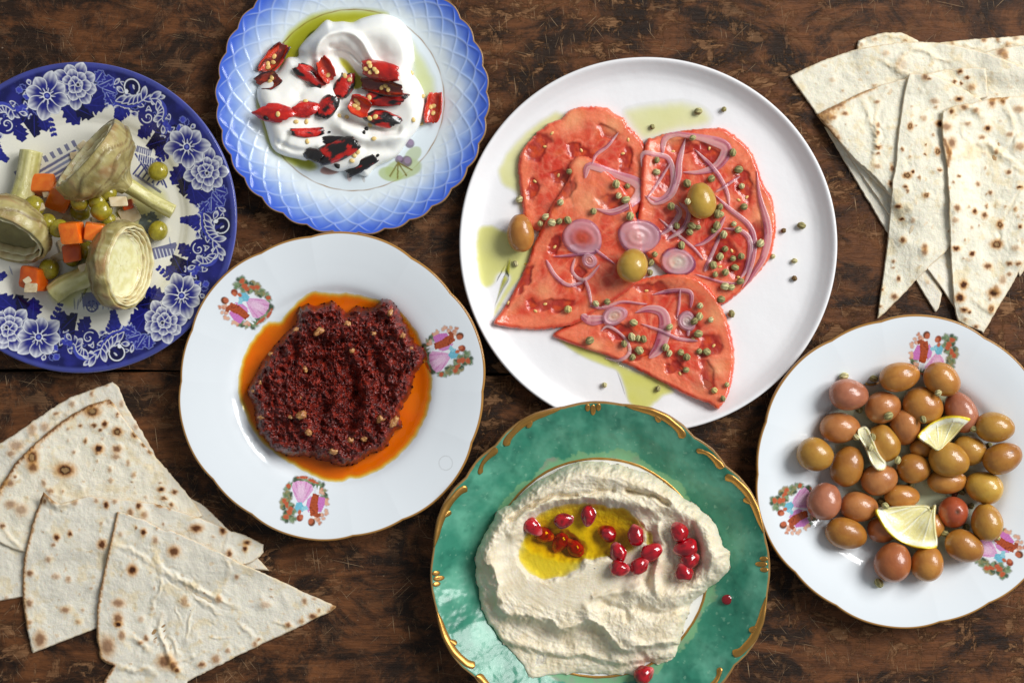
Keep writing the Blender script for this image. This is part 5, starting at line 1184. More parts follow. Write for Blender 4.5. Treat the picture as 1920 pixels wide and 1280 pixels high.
LO = {'loop': 'wide curled loop of red onion', 'thin': 'thin straight sliver of red onion lying on a tomato slice', 'arc': 'slim curved strip of red onion on a tomato slice', 'long': 'long dark purple onion strip along the edge of the round tomato slice', 'wide': 'broad translucent arched onion strip on the half moon tomato slice'}
def disc(cx, cy, rx, ry, rot, label, core=(236, 214, 196), purple=.6, th=2.6, hole=False):
    a = np.linspace(0, 2 * math.pi, 60, endpoint=False); c, s_ = math.cos(rot), math.sin(rot)
    rr = 1 + .05 * np.sin(2 * a + cx) + .04 * np.sin(3 * a + cy)
    O = np.stack([cx + rr * (rx * np.cos(a) * c - ry * np.sin(a) * s_), cy + rr * (rx * np.cos(a) * s_ + ry * np.sin(a) * c)], 1)
    dr = drape('D', O, step=6, dil=0, blur=4)
    def q(px, py): dx, dy = px - cx, py - cy; return np.hypot((dx * c + dy * s_) / rx, (-dx * s_ + dy * c) / ry)
    def hf(px, py, d, s): return np.maximum(.0003 + th / 1000 * sm(0, 4, d) * (1 - .25 * q(px, py) * 0) + .00022 * np.sin(q(px, py) * 17) * sm(2, 6, d), .0002)
    def cf(px, py, d, h):
        r_ = q(px, py); C = mixc(np.broadcast_to(lin(core), px.shape + (3,)), lin((228, 178, 190)), sm(.15, .8, r_ + .12 * fbm(px / 9, py / 9, 1, 2))); C = mixc(C, lin((202, 132, 166)), .16 * sm(.6, 1, np.sin(r_ * 15 + .9 * noise(px / 12, py / 12, 4))) * sm(.2, .5, r_))
        return mixc(C, lin((132, 48, 104)), purple * sm(.84, .97, r_))
    return tag(heap('onion_slice', O, lambda px, py: dr(px, py), hf, m_onion, 60, 22, cf, zone='D', center=(cx, cy)), label, 'onion', 'red onion strips on the tomatoes')
disc(1092, 446, 40, 33, .35, 'large translucent onion ring slice crossed by a purple sliver', (214, 96, 74), .5, 1.4)
for pts, w, kind, pu in [
    ([(1242, 290), (1246, 262), (1265, 252), (1288, 254), (1321, 260), (1358, 273), (1360, 290), (1342, 313), (1311, 323), (1281, 323)], [12, 12, 9, 12, 19, 21, 15, 9, 7], 'loop', .5),
    ([(1203, 313), (1206, 288), (1231, 290), (1253, 297), (1262, 325), (1260, 353), (1239, 374), (1213, 367)], [5, 9, 9, 10, 11, 11, 9, 5], 'loop', .35),
    ([(1285, 260), (1274, 302), (1271, 332), (1257, 367), (1227, 381), (1210, 367)], [4, 11, 13, 12, 9, 5], 'arc', .6), ([(1257, 306), (1227, 353), (1214, 371)], [4, 6, 5], 'thin', .5),
    ([(1304, 281), (1339, 318), (1356, 344), (1365, 367), (1367, 386)], [3, 8, 9, 8, 6], 'arc', .7), ([(1388, 330), (1366, 345), (1342, 360)], [4, 6, 5], 'thin', .6),
    ([(1342, 367), (1367, 391), (1403, 421), (1414, 450), (1412, 483), (1402, 518), (1391, 539)], [4, 9, 10, 11, 10, 8, 5], 'arc', .72), ([(1419, 320), (1424, 367), (1440, 430), (1433, 478), (1414, 511), (1396, 539)], [3, 8, 15, 14, 11, 6], 'long', .75),
    ([(1236, 410), (1274, 443), (1302, 467), (1319, 487)], [3, 6, 6, 5], 'thin', .55), ([(1353, 434), (1339, 467), (1321, 509)], [6, 7, 10], 'thin', .55), ([(1304, 514), (1332, 523), (1358, 530), (1391, 532)], [3, 5, 5, 4], 'thin', .75),
    ([(1264, 384), (1274, 400), (1257, 426), (1239, 440)], [8, 11, 10, 6], 'arc', .5), ([(1273, 380), (1291, 398), (1281, 428), (1250, 450)], [6, 9, 9, 5], 'arc', .5), ([(1360, 405), (1344, 433), (1321, 454), (1302, 461)], [5, 9, 8, 5], 'arc', .7),
    ([(1356, 428), (1391, 434), (1407, 457), (1400, 502), (1386, 525)], [4, 9, 11, 9, 5], 'arc', .65), ([(1097, 334), (1103, 312), (1125, 316), (1158, 328), (1195, 344), (1198, 365), (1177, 386), (1146, 398), (1116, 391)], [14, 15, 14, 15, 20, 18, 13, 12, 6], 'loop', .5),
    ([(1160, 248), (1139, 274), (1118, 290), (1111, 307)], [3, 6, 7, 5], 'thin', .6), ([(1038, 481), (1069, 479), (1111, 473), (1117, 468)], [3, 6, 7, 5], 'thin', .95), ([(1116, 468), (1134, 482), (1153, 495)], [6, 6, 3], 'thin', .95),
    ([(1024, 487), (1041, 517), (1064, 534), (1088, 531), (1097, 524)], [6, 8, 8, 7, 5], 'arc', .6), ([(1078, 484), (1073, 508), (1088, 524), (1104, 520), (1125, 496)], [5, 6, 7, 6, 5], 'arc', .3), ([(1097, 524), (1104, 545), (1109, 571)], [6, 7, 5], 'thin', .55),
    ([(1106, 573), (1134, 576), (1165, 566), (1200, 569), (1214, 570)], [8, 8, 6, 5, 4], 'arc', .6), ([(1090, 590), (1106, 600), (1136, 598)], [12, 20, 14], 'wide', .6), ([(1126, 621), (1140, 612), (1166, 628), (1180, 650), (1177, 666), (1159, 675), (1135, 671)], [4, 6, 5, 6, 7, 7, 5], 'arc', .3),
    ([(1224, 552), (1255, 546), (1283, 545), (1296, 552), (1295, 577)], [4, 8, 9, 9, 7], 'arc', .85), ([(1275, 542), (1273, 572), (1269, 596)], [4, 6, 4], 'thin', .75), ([(1191, 586), (1217, 579), (1241, 586), (1247, 612), (1236, 650), (1217, 671)], [6, 14, 20, 24, 22, 14], 'wide', .62),
    ([(1203, 607), (1241, 621), (1273, 635), (1309, 639)], [4, 6, 7, 6], 'thin', .6), ([(1292, 606), (1290, 630)], [8, 6], 'thin', .6)]:
    onion_strip(pts, w, {'loop': LO['loop'] + (' with pale hooked end' if pts[0][0] == 1203 else ' on the folded tomato wedge' if pts[0][0] == 1097 else ' at the far side of the round tomato slice')}.get(kind, LO[kind]), pu, 1.9 if kind in ('thin', 'arc') else 1.6, flip=-1 if kind in ('loop',) and pts[0][0] != 1203 else 1)
disc(1198, 443, 42, 32, .2, 'solid pale pink onion round between the two upper olives', (232, 190, 190), .7)
disc(1270, 491, 33, 27, .1, 'small onion round with cream centre and purple side', (246, 234, 214), .85)
disc(1152, 592, 24, 18, -.3, 'glassy onion heart beside the onion fold', (232, 206, 178), .15); disc(1288, 602, 17, 19, 0, 'tiny pale onion heart on the half moon tomato slice', (240, 216, 206), .2); disc(1105, 488, 17, 13, .8, 'glassy onion heart inside the large onion ring', (226, 150, 130), .1)

# ------------------------------------------------------------------ olives, dried buds
m_oliv = mat('olive_skin', attr='Col', rough=.36, spec=.4, coat=.55, coat_rough=.07, sss=.1, sss_r=(1, .5, .2), sss_scale=.003, bump=[(55, .0009), (300, .00014)])
def olive(zone, px, py, rx, ry, rot, tone, label, group, seed, crack=False, scar=None, lift=0.0):
    """rx along its long axis direction rot (photo degrees, counter-clockwise), ry across; px radii"""
    nu, nv = 40, 26; a = np.linspace(0, 2 * math.pi, nu, endpoint=False); b = np.linspace(0.015, math.pi - .015, nv); A, B = np.meshgrid(a, b)
    x, y, z = np.cos(B), np.sin(B) * np.cos(A), np.sin(B) * np.sin(A)      # long axis x
    taper = 1 - .07 * x + .02 * np.sin(A * 2 + seed); k = 1 + .025 * fbm(x * 1.2 + seed, y * 1.2, z * 1.2, 2)
    dim = .06 * np.exp(-((1 - x) / .02)); X = x * (1 - dim) * k * (1 + .03 * x); Y, Z = y * taper * k, z * taper * k
    if crack: g = np.exp(-((Y - .25 - .15 * X) / .03) ** 2) * (Z > 0) * sm(.85, .5, np.abs(X)); Z = Z - .03 * g
    else: g = np.zeros_like(X)
    RX, RY = rx * S, ry * S; X, Y, Z = X * RX, Y * RY, Z * RY
    tl = scar if scar is not None else random.uniform(-.12, .12); X, Z = X * math.cos(tl) + Z * math.sin(tl), -X * math.sin(tl) + Z * math.cos(tl)
    r_ = math.radians(rot); X, Y = X * math.cos(r_) - Y * math.sin(r_), X * math.sin(r_) + Y * math.cos(r_)
    pc = W(px, py, .012); zb = max(top(zone, pc[0] + dx * RX * .35, pc[1] + dy * RX * .35) for dx, dy in ((0, 0), (1, 0), (-1, 0), (0, 1), (0, -1))) if not lift else lift
    c = W(px, py, zb - Z.min() * .97); V = np.stack([X + c[0], Y + c[1], Z + c[2]], -1).reshape(-1, 3)
    c1, c2 = [lin(q) for q in tone]; n = fbm(x * 1.6 + seed * 1.7, y * 1.6, z * 1.6, 3)
    C = mixc(np.broadcast_to(c1, x.shape + (3,)), c2, sm(-.35, .4, n + .25 * x)); sp = noise(x * 9 + seed, y * 9, z * 9); C = mixc(C, C * .5 + lin((226, 190, 130)) * .5, .8 * sm(.52, .62, sp)); C = mixc(C, C * .72, .5 * sm(.35, .6, noise(x * 4, y * 4, z * 4 + seed)))
    C = mixc(C, lin((70, 46, 22)), np.clip(1.2 * np.exp(-((1 - x) / .012)), 0, .9)); C = mixc(C, lin((88, 50, 20)), .8 * g)
    F = gridF(nv, nu, wrap=True); o = obj('olive', V, F, m_oliv, col=C.reshape(-1, 3)); reg(zone, V, F)
    return tag(o, label, 'olive', group)
OL = dict(pink=((178, 112, 82), (160, 96, 68)), red=((176, 84, 50), (162, 74, 44)), tan=((190, 130, 58), (172, 110, 46)), tanp=((184, 120, 66), (166, 102, 54)), olive=((182, 134, 54), (170, 118, 46)), ob=((172, 116, 46), (158, 100, 40)), yel=((198, 156, 64), (186, 140, 52)), brown=((174, 102, 56), (160, 90, 50)), grn=((190, 152, 62), (176, 136, 50)))
olive('D', 1315, 377, 34, 27, 100, OL['grn'], 'yellow green olive by the onion loops on the round tomato slice', 'olives on the tomato salad', 1)
olive('D', 1186, 498, 33, 28, 75, OL['grn'], 'split yellow green olive beside the solid pale onion round', 'olives on the tomato salad', 2, scar=.5)
olive('D', 976, 438, 36, 25, 95, OL['tan'], 'brown olive sitting in oil at the side of the tomato slices', 'olives on the tomato salad', 3)
m_bud = mat('dried_bud', attr='Col', rough=.75, spec=.25)
def bud(zone, px, py, r_, seed, label, group, col=None):
    nu, nv = 14, 10; a = np.linspace(0, 2 * math.pi, nu, endpoint=False); b = np.linspace(.05, math.pi - .05, nv); A, B = np.meshgrid(a, b)
    rg = np.random.default_rng(seed); x, y, z = np.cos(B) * rg.uniform(1.0, 1.35), np.sin(B) * np.cos(A), np.sin(B) * np.sin(A)
    k = 1 + .16 * np.cos(A * 5 + B * 2.2) * np.sin(B) + .10 * noise(x * 3 + seed, y * 3, z * 3); x, y, z = x * k, y * k, z * k
    t1, t2 = rg.uniform(-.6, .6), rg.uniform(0, 6.28); x, z = x * math.cos(t1) + z * math.sin(t1), -x * math.sin(t1) + z * math.cos(t1); x, y = x * math.cos(t2) - y * math.sin(t2), x * math.sin(t2) + y * math.cos(t2)
    R_ = r_ * S; p = on(zone, px, py); c = W(px, py, p[2] - z.min() * R_ * .92); V = np.stack([x * R_ + c[0], y * R_ + c[1], z * R_ + c[2]], -1).reshape(-1, 3)
    base = col or [(186, 178, 124), (168, 160, 108), (200, 190, 140), (154, 144, 96)][rg.integers(4)]
    f = sm(-.2, .9, np.cos(A * 5 + B * 2.2)); C = mixc(np.broadcast_to(lin(base) * .5, x.shape + (3,)), np.minimum(lin(base) * 1.5, 1), f)
    o = obj('dried_bud', V, gridF(nv, nu, wrap=True), m_bud, col=C.reshape(-1, 3))
    return tag(o, label, 'bud', group)
BUDS = [(817, 193), (902, 187), (664, 245), (1101, 591), (1161, 574), (1137, 692), (1137, 750), (927, 868), (504, 1105), (222, 487), (208, 701), (1065, 677), (912, 1104), (899, 1150), (683, 1117)]
for i, (x, y) in enumerate(BUDS):
    px, py = sc([(x, y)], 1.778, 850, 100)[0]; bud('D', px, py, 6.2 if i in (0, 4, 7, 9) else 4.6, i, 'small dried bud lying on the bare stoneware plate', 'dried buds on the bare stoneware plate', (122, 96, 62) if i in (3, 6) else None)
BUDS2 = [(798, 282), (932, 331), (951, 388), (961, 443), (969, 511), (679, 356), (677, 396), (780, 434), (781, 494), (860, 418), (386, 394), (357, 497), (543, 436), (551, 475), (575, 488), (580, 443), (308, 545), (328, 565), (353, 560), (382, 556), (289, 568), (467, 527), (589, 543), (655, 731), (657, 697), (672, 670), (888, 513), (880, 535), (892, 537), (795, 575), (815, 580), (788, 596), (878, 575), (868, 590), (901, 604), (935, 569), (950, 588), (1023, 633), (906, 652), (889, 678), (932, 684), (960, 676), (866, 706), (939, 714), (907, 730), (873, 737), (957, 760), (905, 777), (927, 780), (893, 820), (745, 575), (761, 640), (726, 510), (822, 841), (820, 877), (858, 888), (803, 893), (817, 935), (721, 912), (708, 980), (720, 1000), (758, 997), (778, 1012), (820, 993), (845, 995), (776, 1055), (870, 1123), (455, 957), (569, 968), (595, 945), (616, 950), (634, 952), (620, 990), (597, 1013), (601, 897), (475, 834), (513, 828), (382, 853)]
for i, (x, y) in enumerate(BUDS2):
    px, py = sc([(x, y)], 1.778, 850, 100)[0]; bud('D', px, py, 5.0 + 1.8 * ((i * 7) % 5) / 4, 50 + i, 'small green dried bud scattered on the tomato slices', 'dried buds on the tomato slices', (206, 188, 120) if i in (66, 77) else None)
# olive plate
FO = [(400, 335, 78, 62, -5, 'pink'), (600, 265, 80, 58, 12, 'tan', 1), (768, 275, 76, 62, -35, 'tan'), (535, 385, 72, 62, 10, 'tanp'), (692, 378, 80, 70, -20, 'tan'), (843, 405, 84, 60, 115, 'pink'), (365, 465, 80, 60, 0, 'tanp'), (975, 463, 76, 60, -5, 'olive'), (268, 570, 72, 66, -20, 'olive'),
      (395, 618, 82, 64, 70, 'ob'), (540, 525, 76, 60, 115, 'olive'), (520, 668, 74, 60, 15, 'tanp'), (655, 625, 66, 58, 0, 'ob'), (787, 675, 78, 50, 0, 'tan'), (875, 555, 68, 60, -10, 'olive'), (1005, 585, 80, 60, 20, 'ob', 1), (935, 700, 76, 62, 160, 'yel'), (305, 755, 74, 65, 70, 'pink'), (440, 775, 75, 58, -5, 'tanp'), (610, 735, 70, 48, 0, 'tan'),
      (813, 797, 62, 60, 90, 'red'), (945, 838, 74, 62, 100, 'olive'), (390, 880, 84, 60, -15, 'ob'), (855, 930, 78, 60, -25, 'ob'), (575, 995, 78, 70, 70, 'brown'), (710, 1000, 70, 63, 75, 'tan'), (535, 865, 62, 52, 0, 'brown'), (690, 545, 50, 40, 0, 'tan'), (735, 850, 50, 44, 80, 'tan'), (622, 462, 74, 58, -90, 'tanp'), (795, 590, 80, 66, -15, 'olive')]
TN = dict(pink='dusky pink olive', tan='amber tan olive', tanp='pinkish tan olive', olive='olive green brown olive', ob='dark olive brown olive', yel='pale yellow green olive', brown='chestnut brown olive', red='brick red olive standing on end')
FOL = ['dusky pink olive with a split skin, beside the brown stalk and a bud', 'amber olive with a dark slit, touching the brown stalk', 'round amber olive with a bud on its side, covering the feet of a medallion',
 'pinkish tan olive between the split pink olive and an upright one', 'plump amber olive between two buds, behind the pale lemon wedge', 'dusky pink olive partly covered by the pale lemon wedge', 'pinkish tan olive touching the upper end of the narrow lemon piece',
 'olive brown olive near the rim, between a bud and the slit dark olive', 'lone rounded olive brown olive lying nearest the rim, touching one dark olive', 'dark olive brown egg-shaped olive beside the narrow lemon piece', 'olive brown olive pressed against the long side of the narrow lemon piece',
 'pinkish tan olive under the yellow foot of the narrow lemon piece', 'dark olive brown roundish olive with a bud, between both lemon pieces', 'amber olive pinned under the topmost olive', 'olive brown olive behind the topmost olive, near a bud', 'dark olive brown olive with a dark slit close to the rim',
 'pale yellow green olive with a notched end', 'dusky pink olive lying on the pink skirt of a medallion', 'pinkish tan olive between the pink medallion olive and the large lemon', 'amber olive half hidden behind the flat side of the large lemon', 'brick red olive standing on end with a dark tip',
 'olive brown olive standing by the brick red one and a medallion', 'dark olive brown olive with a dimpled end, facing the large lemon rind', 'dark olive brown wrinkled olive pointing at a medallion skirt', 'chestnut brown olive with a bud at its foot', 'amber olive paired with the chestnut brown one',
 'chestnut brown olive mostly under the large lemon rind', 'small amber olive in the gap under the pale lemon tip', 'amber olive behind the straight cut of the large lemon', 'pinkish tan upright olive with a pit mark on its end', 'topmost olive brown olive resting on another olive']
for i, q in enumerate(FO):
    px, py = sc([q[:2]], 2.098, 1400, 580)[0]
    olive('F', px, py, q[2] / 2.098, q[3] / 2.098, q[4], OL[q[5]], FOL[i], 'olives heaped on the porcelain plate', 10 + i, crack=len(q) > 6, scar=-1.45 if q[5] == 'red' else (.45 if i == 29 else None), lift=.0105 if i == 30 else 0.0)
# lemon wedges
m_lemon = mat('lemon', attr='Col', rough=.28, spec=.5, coat=.4, coat_rough=.08, sss=.35, sss_r=(1, .9, .4), sss_scale=.003, bump=[(300, .0004)])
def lemon(outline, tip, rind, label, th=8, zone='F', segs=5, allrind=False):
    O = np.asarray(outline, float); dr = drape(zone, O, step=6, dil=0, blur=5)
    zb = float(np.percentile(dr(O[:, 0], O[:, 1]), 70))
    RL = catmull(rind, 30); R0 = np.median(np.hypot(RL[:, 0] - tip[0], RL[:, 1] - tip[1]))
    base = lambda px, py: .35 * dr(px, py) + .65 * zb
    def dd(px, py): return dpoly(px, py, RL)[0]
    def seg(px, py): a = np.arctan2(py - tip[1], px - tip[0]); return np.abs(((a * segs / math.pi * 1.25 + .3) % 1) - .5)
    def hf(px, py, d, s): r_ = dd(px, py); return np.maximum(th * sm(-.4, 4, d + 1) - 1.0 * sm(13, 19, r_) * sm(2, 6, d) + .5 * sm(.06, .0, .5 - seg(px, py)) * sm(9, 14, r_), .3) / 1000
    def cf(px, py, d, h):
        r_ = dd(px, py); n = fbm(px / 5, py / 12, 2, 3); a = np.arctan2(py - tip[1], px - tip[0])
        C = mixc(np.broadcast_to(lin((238, 226, 158)), px.shape + (3,)), lin((248, 242, 204)), sm(-.2, .6, fbm(a * 14, np.hypot(px - tip[0], py - tip[1]) / 30, 3, 3)))
        C = mixc(C, lin((246, 242, 218)), .9 * sm(.07, .02, .5 - seg(px, py))); C = mixc(C, lin((246, 244, 222)), sm(19, 14, r_ + 1.5 * n)); C = mixc(C, lin((240, 214, 48)), sm(8.5, 5.5, r_ + n))
        if allrind: C = mixc(C, lin((244, 238, 206)), .6)
        return C
    o = heap('lemon_wedge', outline, base, hf, m_lemon, 140, 36, cf, zone=zone, center=O.mean(0), under=.001)
    return tag(o, label, 'lemon', 'lemon wedges on the olives')
lf = lambda P: sc(P, 2.098, 1400, 580)
lemon(lf([(672, 505), (680, 480), (720, 445), (755, 428), (790, 418), (840, 416), (884, 430), (845, 470), (800, 520), (755, 558), (715, 535)]), lf([(758, 562)])[0], lf([(668, 500), (682, 474), (720, 440), (755, 424), (790, 414), (840, 412), (886, 428)]), 'pale lemon wedge lying across two olives, seen on its cut face', 8)
lemon(lf([(503, 785), (560, 775), (620, 769), (690, 766), (718, 772), (726, 784), (735, 768), (746, 770), (743, 810), (746, 860), (748, 938), (680, 942), (620, 925), (585, 905), (560, 885), (540, 862), (522, 832)]), lf([(742, 750)])[0], lf([(500, 785), (520, 836), (540, 866), (558, 889), (584, 909), (620, 929), (680, 946), (750, 942)]), 'larger lemon wedge with yellow rind and translucent segments', 11)
lemon(lf([(432, 480), (440, 465), (465, 458), (480, 470), (495, 500), (507, 530), (520, 560), (535, 582), (549, 602), (545, 630), (515, 636), (492, 612), (476, 580), (465, 550), (450, 525), (438, 505)]), lf([(470, 520)])[0], lf([(515, 640), (548, 634)]), 'narrow lemon piece standing on edge with a bud on it', 9, allrind=True)
FB = [(383, 262), (500, 272), (444, 395), (558, 418), (753, 328), (694, 432), (895, 470), (955, 535), (594, 592), (647, 692), (846, 717), (818, 724), (528, 755), (545, 772), (883, 772), (779, 880), (520, 1075), (485, 542), (495, 502), (865, 855), (430, 500), (985, 895)]
for i, (x, y) in enumerate(FB):
    px, py = lf([(x, y)])[0]; bud('F', px, py, 7 if i in (0, 3, 16) else 5.6, 200 + i, 'small dried bud caught among the heaped olives', 'dried buds among the olives', (150, 96, 76) if i == 11 else None)
V = []
st = catmull(lf([(468, 292), (490, 296), (522, 288)]), 14); zz = [on('F', *c)[2] + .0016 for c in st]
for k in range(8):
    a = k * math.pi / 4; V.append([W(c[0], c[1] + 2.2 * math.cos(a), z + .0009 * math.sin(a)) for c, z in zip(st, zz)])
tag(obj('stalk', np.array(V + [V[0]]).reshape(-1, 3), gridF(9, 14), mat('stalk', color=tuple(lin((150, 112, 52))), rough=.6)), 'thin brown olive stalk between a pink and a tan olive', 'stalk')
# ------------------------------------------------------------------ artichokes, peas, carrots
m_art = mat('artichoke', attr='Col', rough=.38, spec=.45, coat=.3, coat_rough=.12, sss=.15, sss_r=(.8, 1, .4), sss_scale=.003, bump=[(160, .0006), (600, .0003)])
def frame(ax):
    ax = np.asarray(ax, float); ax /= np.linalg.norm(ax); u = np.cross(ax, [0, 0, 1]); u /= np.linalg.norm(u); v = np.cross(u, ax); return ax, u, v
def lathe(prof, cen, ax, n=72, wob=0.0, seed=0, ribs=0.0):
    ax, u, v = frame(ax); a = np.linspace(0, 2 * math.pi, n, endpoint=False); P = np.asarray(prof, float); V = []; AA = []; TT = []
    for i, (r, z) in enumerate(P):
        k = 1 + wob * fbm(np.cos(a) * 1.4 + seed, np.sin(a) * 1.4, z * 30 + seed, 3) + ribs * np.sin(a * 16 + seed + z * 60) * .5
        rr = r * k; V.append(cen + z * ax + rr[:, None] * (np.cos(a)[:, None] * u + np.sin(a)[:, None] * v)); AA.append(a); TT.append(np.full(n, i / (len(P) - 1)))
    return np.array(V), np.array(AA), np.array(TT)
def artichoke(cpx, cpy, cz, ax, Rc, stem_pts, stem_r, label, seed, depth=1.0, face=False):
    """cup rim centre (photo px, height m), opening direction, cup radius px, stem as (px, py, z)"""
    R = Rc * S; cen = W(cpx, cpy, cz); root = empty('artichoke', (cen[0], cen[1], .006)); ORG[root.name] = np.array([cen[0], cen[1], .006]); tag(root, label, 'artichoke', 'artichoke hearts on the blue transfer plate')
    # outer bracts
    o_prof = catmull([(.93, -.06), (.985, .0), (1.02, -.10), (1.03, -.24), (1.0, -.42), (.9, -.60), (.72, -.78), (.5, -.92), (.33, -1.04), (.24, -1.16), (.2, -1.26)], 46) * (R, R * depth)
    V, A, T = lathe(o_prof, cen, ax, 96, .06, seed, .016)
    n, n2 = fbm(A * 2.2, T * 5, seed, 4), fbm(A * 14, T * 3, seed + 3, 3)
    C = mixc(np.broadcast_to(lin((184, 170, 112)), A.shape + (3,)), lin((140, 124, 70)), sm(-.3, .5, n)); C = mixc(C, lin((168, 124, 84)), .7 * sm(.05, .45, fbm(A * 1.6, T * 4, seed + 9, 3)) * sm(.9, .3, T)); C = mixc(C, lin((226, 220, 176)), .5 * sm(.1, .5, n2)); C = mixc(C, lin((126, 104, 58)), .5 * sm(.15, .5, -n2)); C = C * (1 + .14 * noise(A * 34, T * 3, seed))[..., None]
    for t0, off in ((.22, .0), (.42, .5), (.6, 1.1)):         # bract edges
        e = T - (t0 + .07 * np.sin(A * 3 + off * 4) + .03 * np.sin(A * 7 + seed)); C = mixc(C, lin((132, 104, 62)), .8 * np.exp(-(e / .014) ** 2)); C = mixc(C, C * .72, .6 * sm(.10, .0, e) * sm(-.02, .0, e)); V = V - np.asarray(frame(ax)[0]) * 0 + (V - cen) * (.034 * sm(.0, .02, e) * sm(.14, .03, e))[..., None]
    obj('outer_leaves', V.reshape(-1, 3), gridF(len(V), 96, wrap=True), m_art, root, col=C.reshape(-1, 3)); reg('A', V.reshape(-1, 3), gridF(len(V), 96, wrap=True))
    # nested inner leaf edges round the choke
    rings = [(.90, .02), (.84, -.02), (.785, -.05), (.73, -.085), (.68, -.12)] if face else [(.88, -.02), (.8, -.14)]
    for i, (r_, z_) in enumerate(rings):
        ecc = .0 if not face else .05 * i
        pr = catmull([(r_ + .035, z_ - .16), (r_ + .03, z_ - .02), (r_ + .012, z_ + .03), (r_ - .012, z_ + .01), (r_ - .03, z_ - .16)], 12) * (R, R * depth)
        axn, u, v = frame(ax); Vr, Ar, Tr = lathe(pr, cen - u * 0 + (-np.array([1, 0, 0]) * ecc * R * .6 if face else 0), ax, 80, .03, seed + i * 2.3, .02)
        Vr = Vr + axn * (R * (.06 * noise(Ar * 3.2 + i * 5, i * 3.0, seed) + .03 * noise(Ar * 9 + i * 5, i * 3.0, seed)))[..., None]
        Cr = mixc(np.broadcast_to(lin((232, 224, 180)), Ar.shape + (3,)), lin((204, 180, 128)), sm(-.2, .4, noise(Ar * 4, i * 2.0, 2))); Cr = mixc(Cr, lin((166, 132, 84)), .5 * sm(.5, 1, np.abs(Tr - .45) * 2))
        obj('inner_leaf', Vr.reshape(-1, 3), gridF(len(Vr), 80, wrap=True), m_art, root, col=Cr.reshape(-1, 3))
    fl = catmull([(.74, -.06), (.66, -.13), (.5, -.15), (.25, -.16), (.01, -.16)] if face else [(.93, -.05), (.86, -.25), (.74, -.45), (.5, -.6), (.25, -.64), (.01, -.64)], 20) * (R, R * depth)
    Vf, Af, Tf = lathe(fl, cen + (-np.array([1, 0, 0]) * .10 * R if face else 0), ax, 72, .03, seed + 5)
    dots = sm(.45, .6, noise(np.cos(Af) * (1 - Tf) * 26, np.sin(Af) * (1 - Tf) * 26, 2)) * sm(.55, .75, Tf)
    Cf = mixc(np.broadcast_to(lin((236, 232, 188) if face else (176, 164, 104)), Af.shape + (3,)), lin((220, 212, 150) if face else (150, 138, 84)), sm(-.3, .4, fbm(Af * 2, Tf * 4, seed, 3))); Cf = mixc(Cf, lin((128, 108, 56)), (.75 if face else .3) * dots)
    obj('choke', Vf.reshape(-1, 3), gridF(len(Vf), 72, wrap=True), m_art, root, col=Cf.reshape(-1, 3)); reg('A', Vf.reshape(-1, 3), gridF(len(Vf), 72, wrap=True))
    # stem
    P = np.array([W(*p) for p in stem_pts]); P = catmull(P, 34); t = np.gradient(P, axis=0); t /= np.linalg.norm(t, axis=1)[:, None]; a = np.linspace(0, 2 * math.pi, 28, endpoint=False); Vs, As, Ts = [], [], []
    for i in range(len(P)):
        _, u, v = frame(t[i]); f = i / (len(P) - 1); r_ = np.interp(f, [0, .18, .5, 1], [stem_r * 1.5, stem_r * 1.08, stem_r * .95, stem_r]) * S
        k = 1 + .05 * np.sin(a * 5 + 1) + .03 * np.sin(a * 9 + f * 2); Vs.append(P[i] + (r_ * k)[:, None] * (np.cos(a)[:, None] * u + np.sin(a)[:, None] * v)); As.append(a); Ts.append(np.full(28, f))
    _, u, v = frame(t[-1])
    for q in (.9, .55, .05): Vs.append(P[-1] + t[-1] * .0006 * (1 - q) + stem_r * S * q * (np.cos(a)[:, None] * u + np.sin(a)[:, None] * v)); As.append(a); Ts.append(np.full(28, 1.1))
    Vs, As, Ts = np.array(Vs), np.array(As), np.array(Ts); fib = fbm(As * 6, Ts * 2, seed, 3)
    Cs = mixc(np.broadcast_to(lin((192, 184, 112)), As.shape + (3,)), lin((222, 214, 156)), sm(-.3, .4, fib)); Cs = mixc(Cs, lin((146, 136, 70)), .5 * sm(.1, .5, fbm(As * 3, Ts * 5, seed + 6, 3))); Cs = mixc(Cs, lin((216, 204, 142)), (Ts > 1.05).astype(float) * .8)
    obj('stem', Vs.reshape(-1, 3), gridF(len(Vs), 28, wrap=True), m_art, root, col=Cs.reshape(-1, 3)); reg('A', Vs.reshape(-1, 3), gridF(len(Vs), 28, wrap=True))
    return root
artichoke(4, 448, .034, (-.22, -.82, .46), 80, [(34, 392, .020), (44, 360, .016), (52, 325, .013), (59, 284, .012)], 20, 'artichoke heart with hollow cup facing away and thick stub stem', 1, .95)
artichoke(244, 499, .034, (.93, -.10, .34), 79, [(186, 505, .020), (160, 520, .016), (125, 534, .013), (100, 552, .012)], 20, 'artichoke heart showing its pale choke and nested leaf edges', 2, .85, True)
artichoke(160, 286, .038, (-.66, .58, .36), 82, [(222, 338, .026), (248, 352, .022), (285, 376, .018), (325, 397, .015)], 13.5, 'artichoke heart lying on its side with long slender stem', 3, .95)
m_pea = mat('cooked_pea', attr='Col', rough=.25, spec=.5, coat=.45, coat_rough=.06, sss=.15, sss_r=(.6, 1, .2), sss_scale=.003, bump=[(200, .0003)])
PEAS = [(300, 323, 19, 'lone pea by the slender artichoke stem, touching only the plate'), (300, 434, 19, 'lone pea below the stem end, touching only the plate')] + [(x, y, r_, None) for x, y, r_ in ((205, 362, 17), (153, 380, 17), (187, 378, 18), (93, 417, 16), (114, 429, 18), (96, 505, 20), (164, 469, 19), (205, 414, 15), (68, 388, 20), (154, 398, 19), (194, 396, 20), (138, 486, 15))]
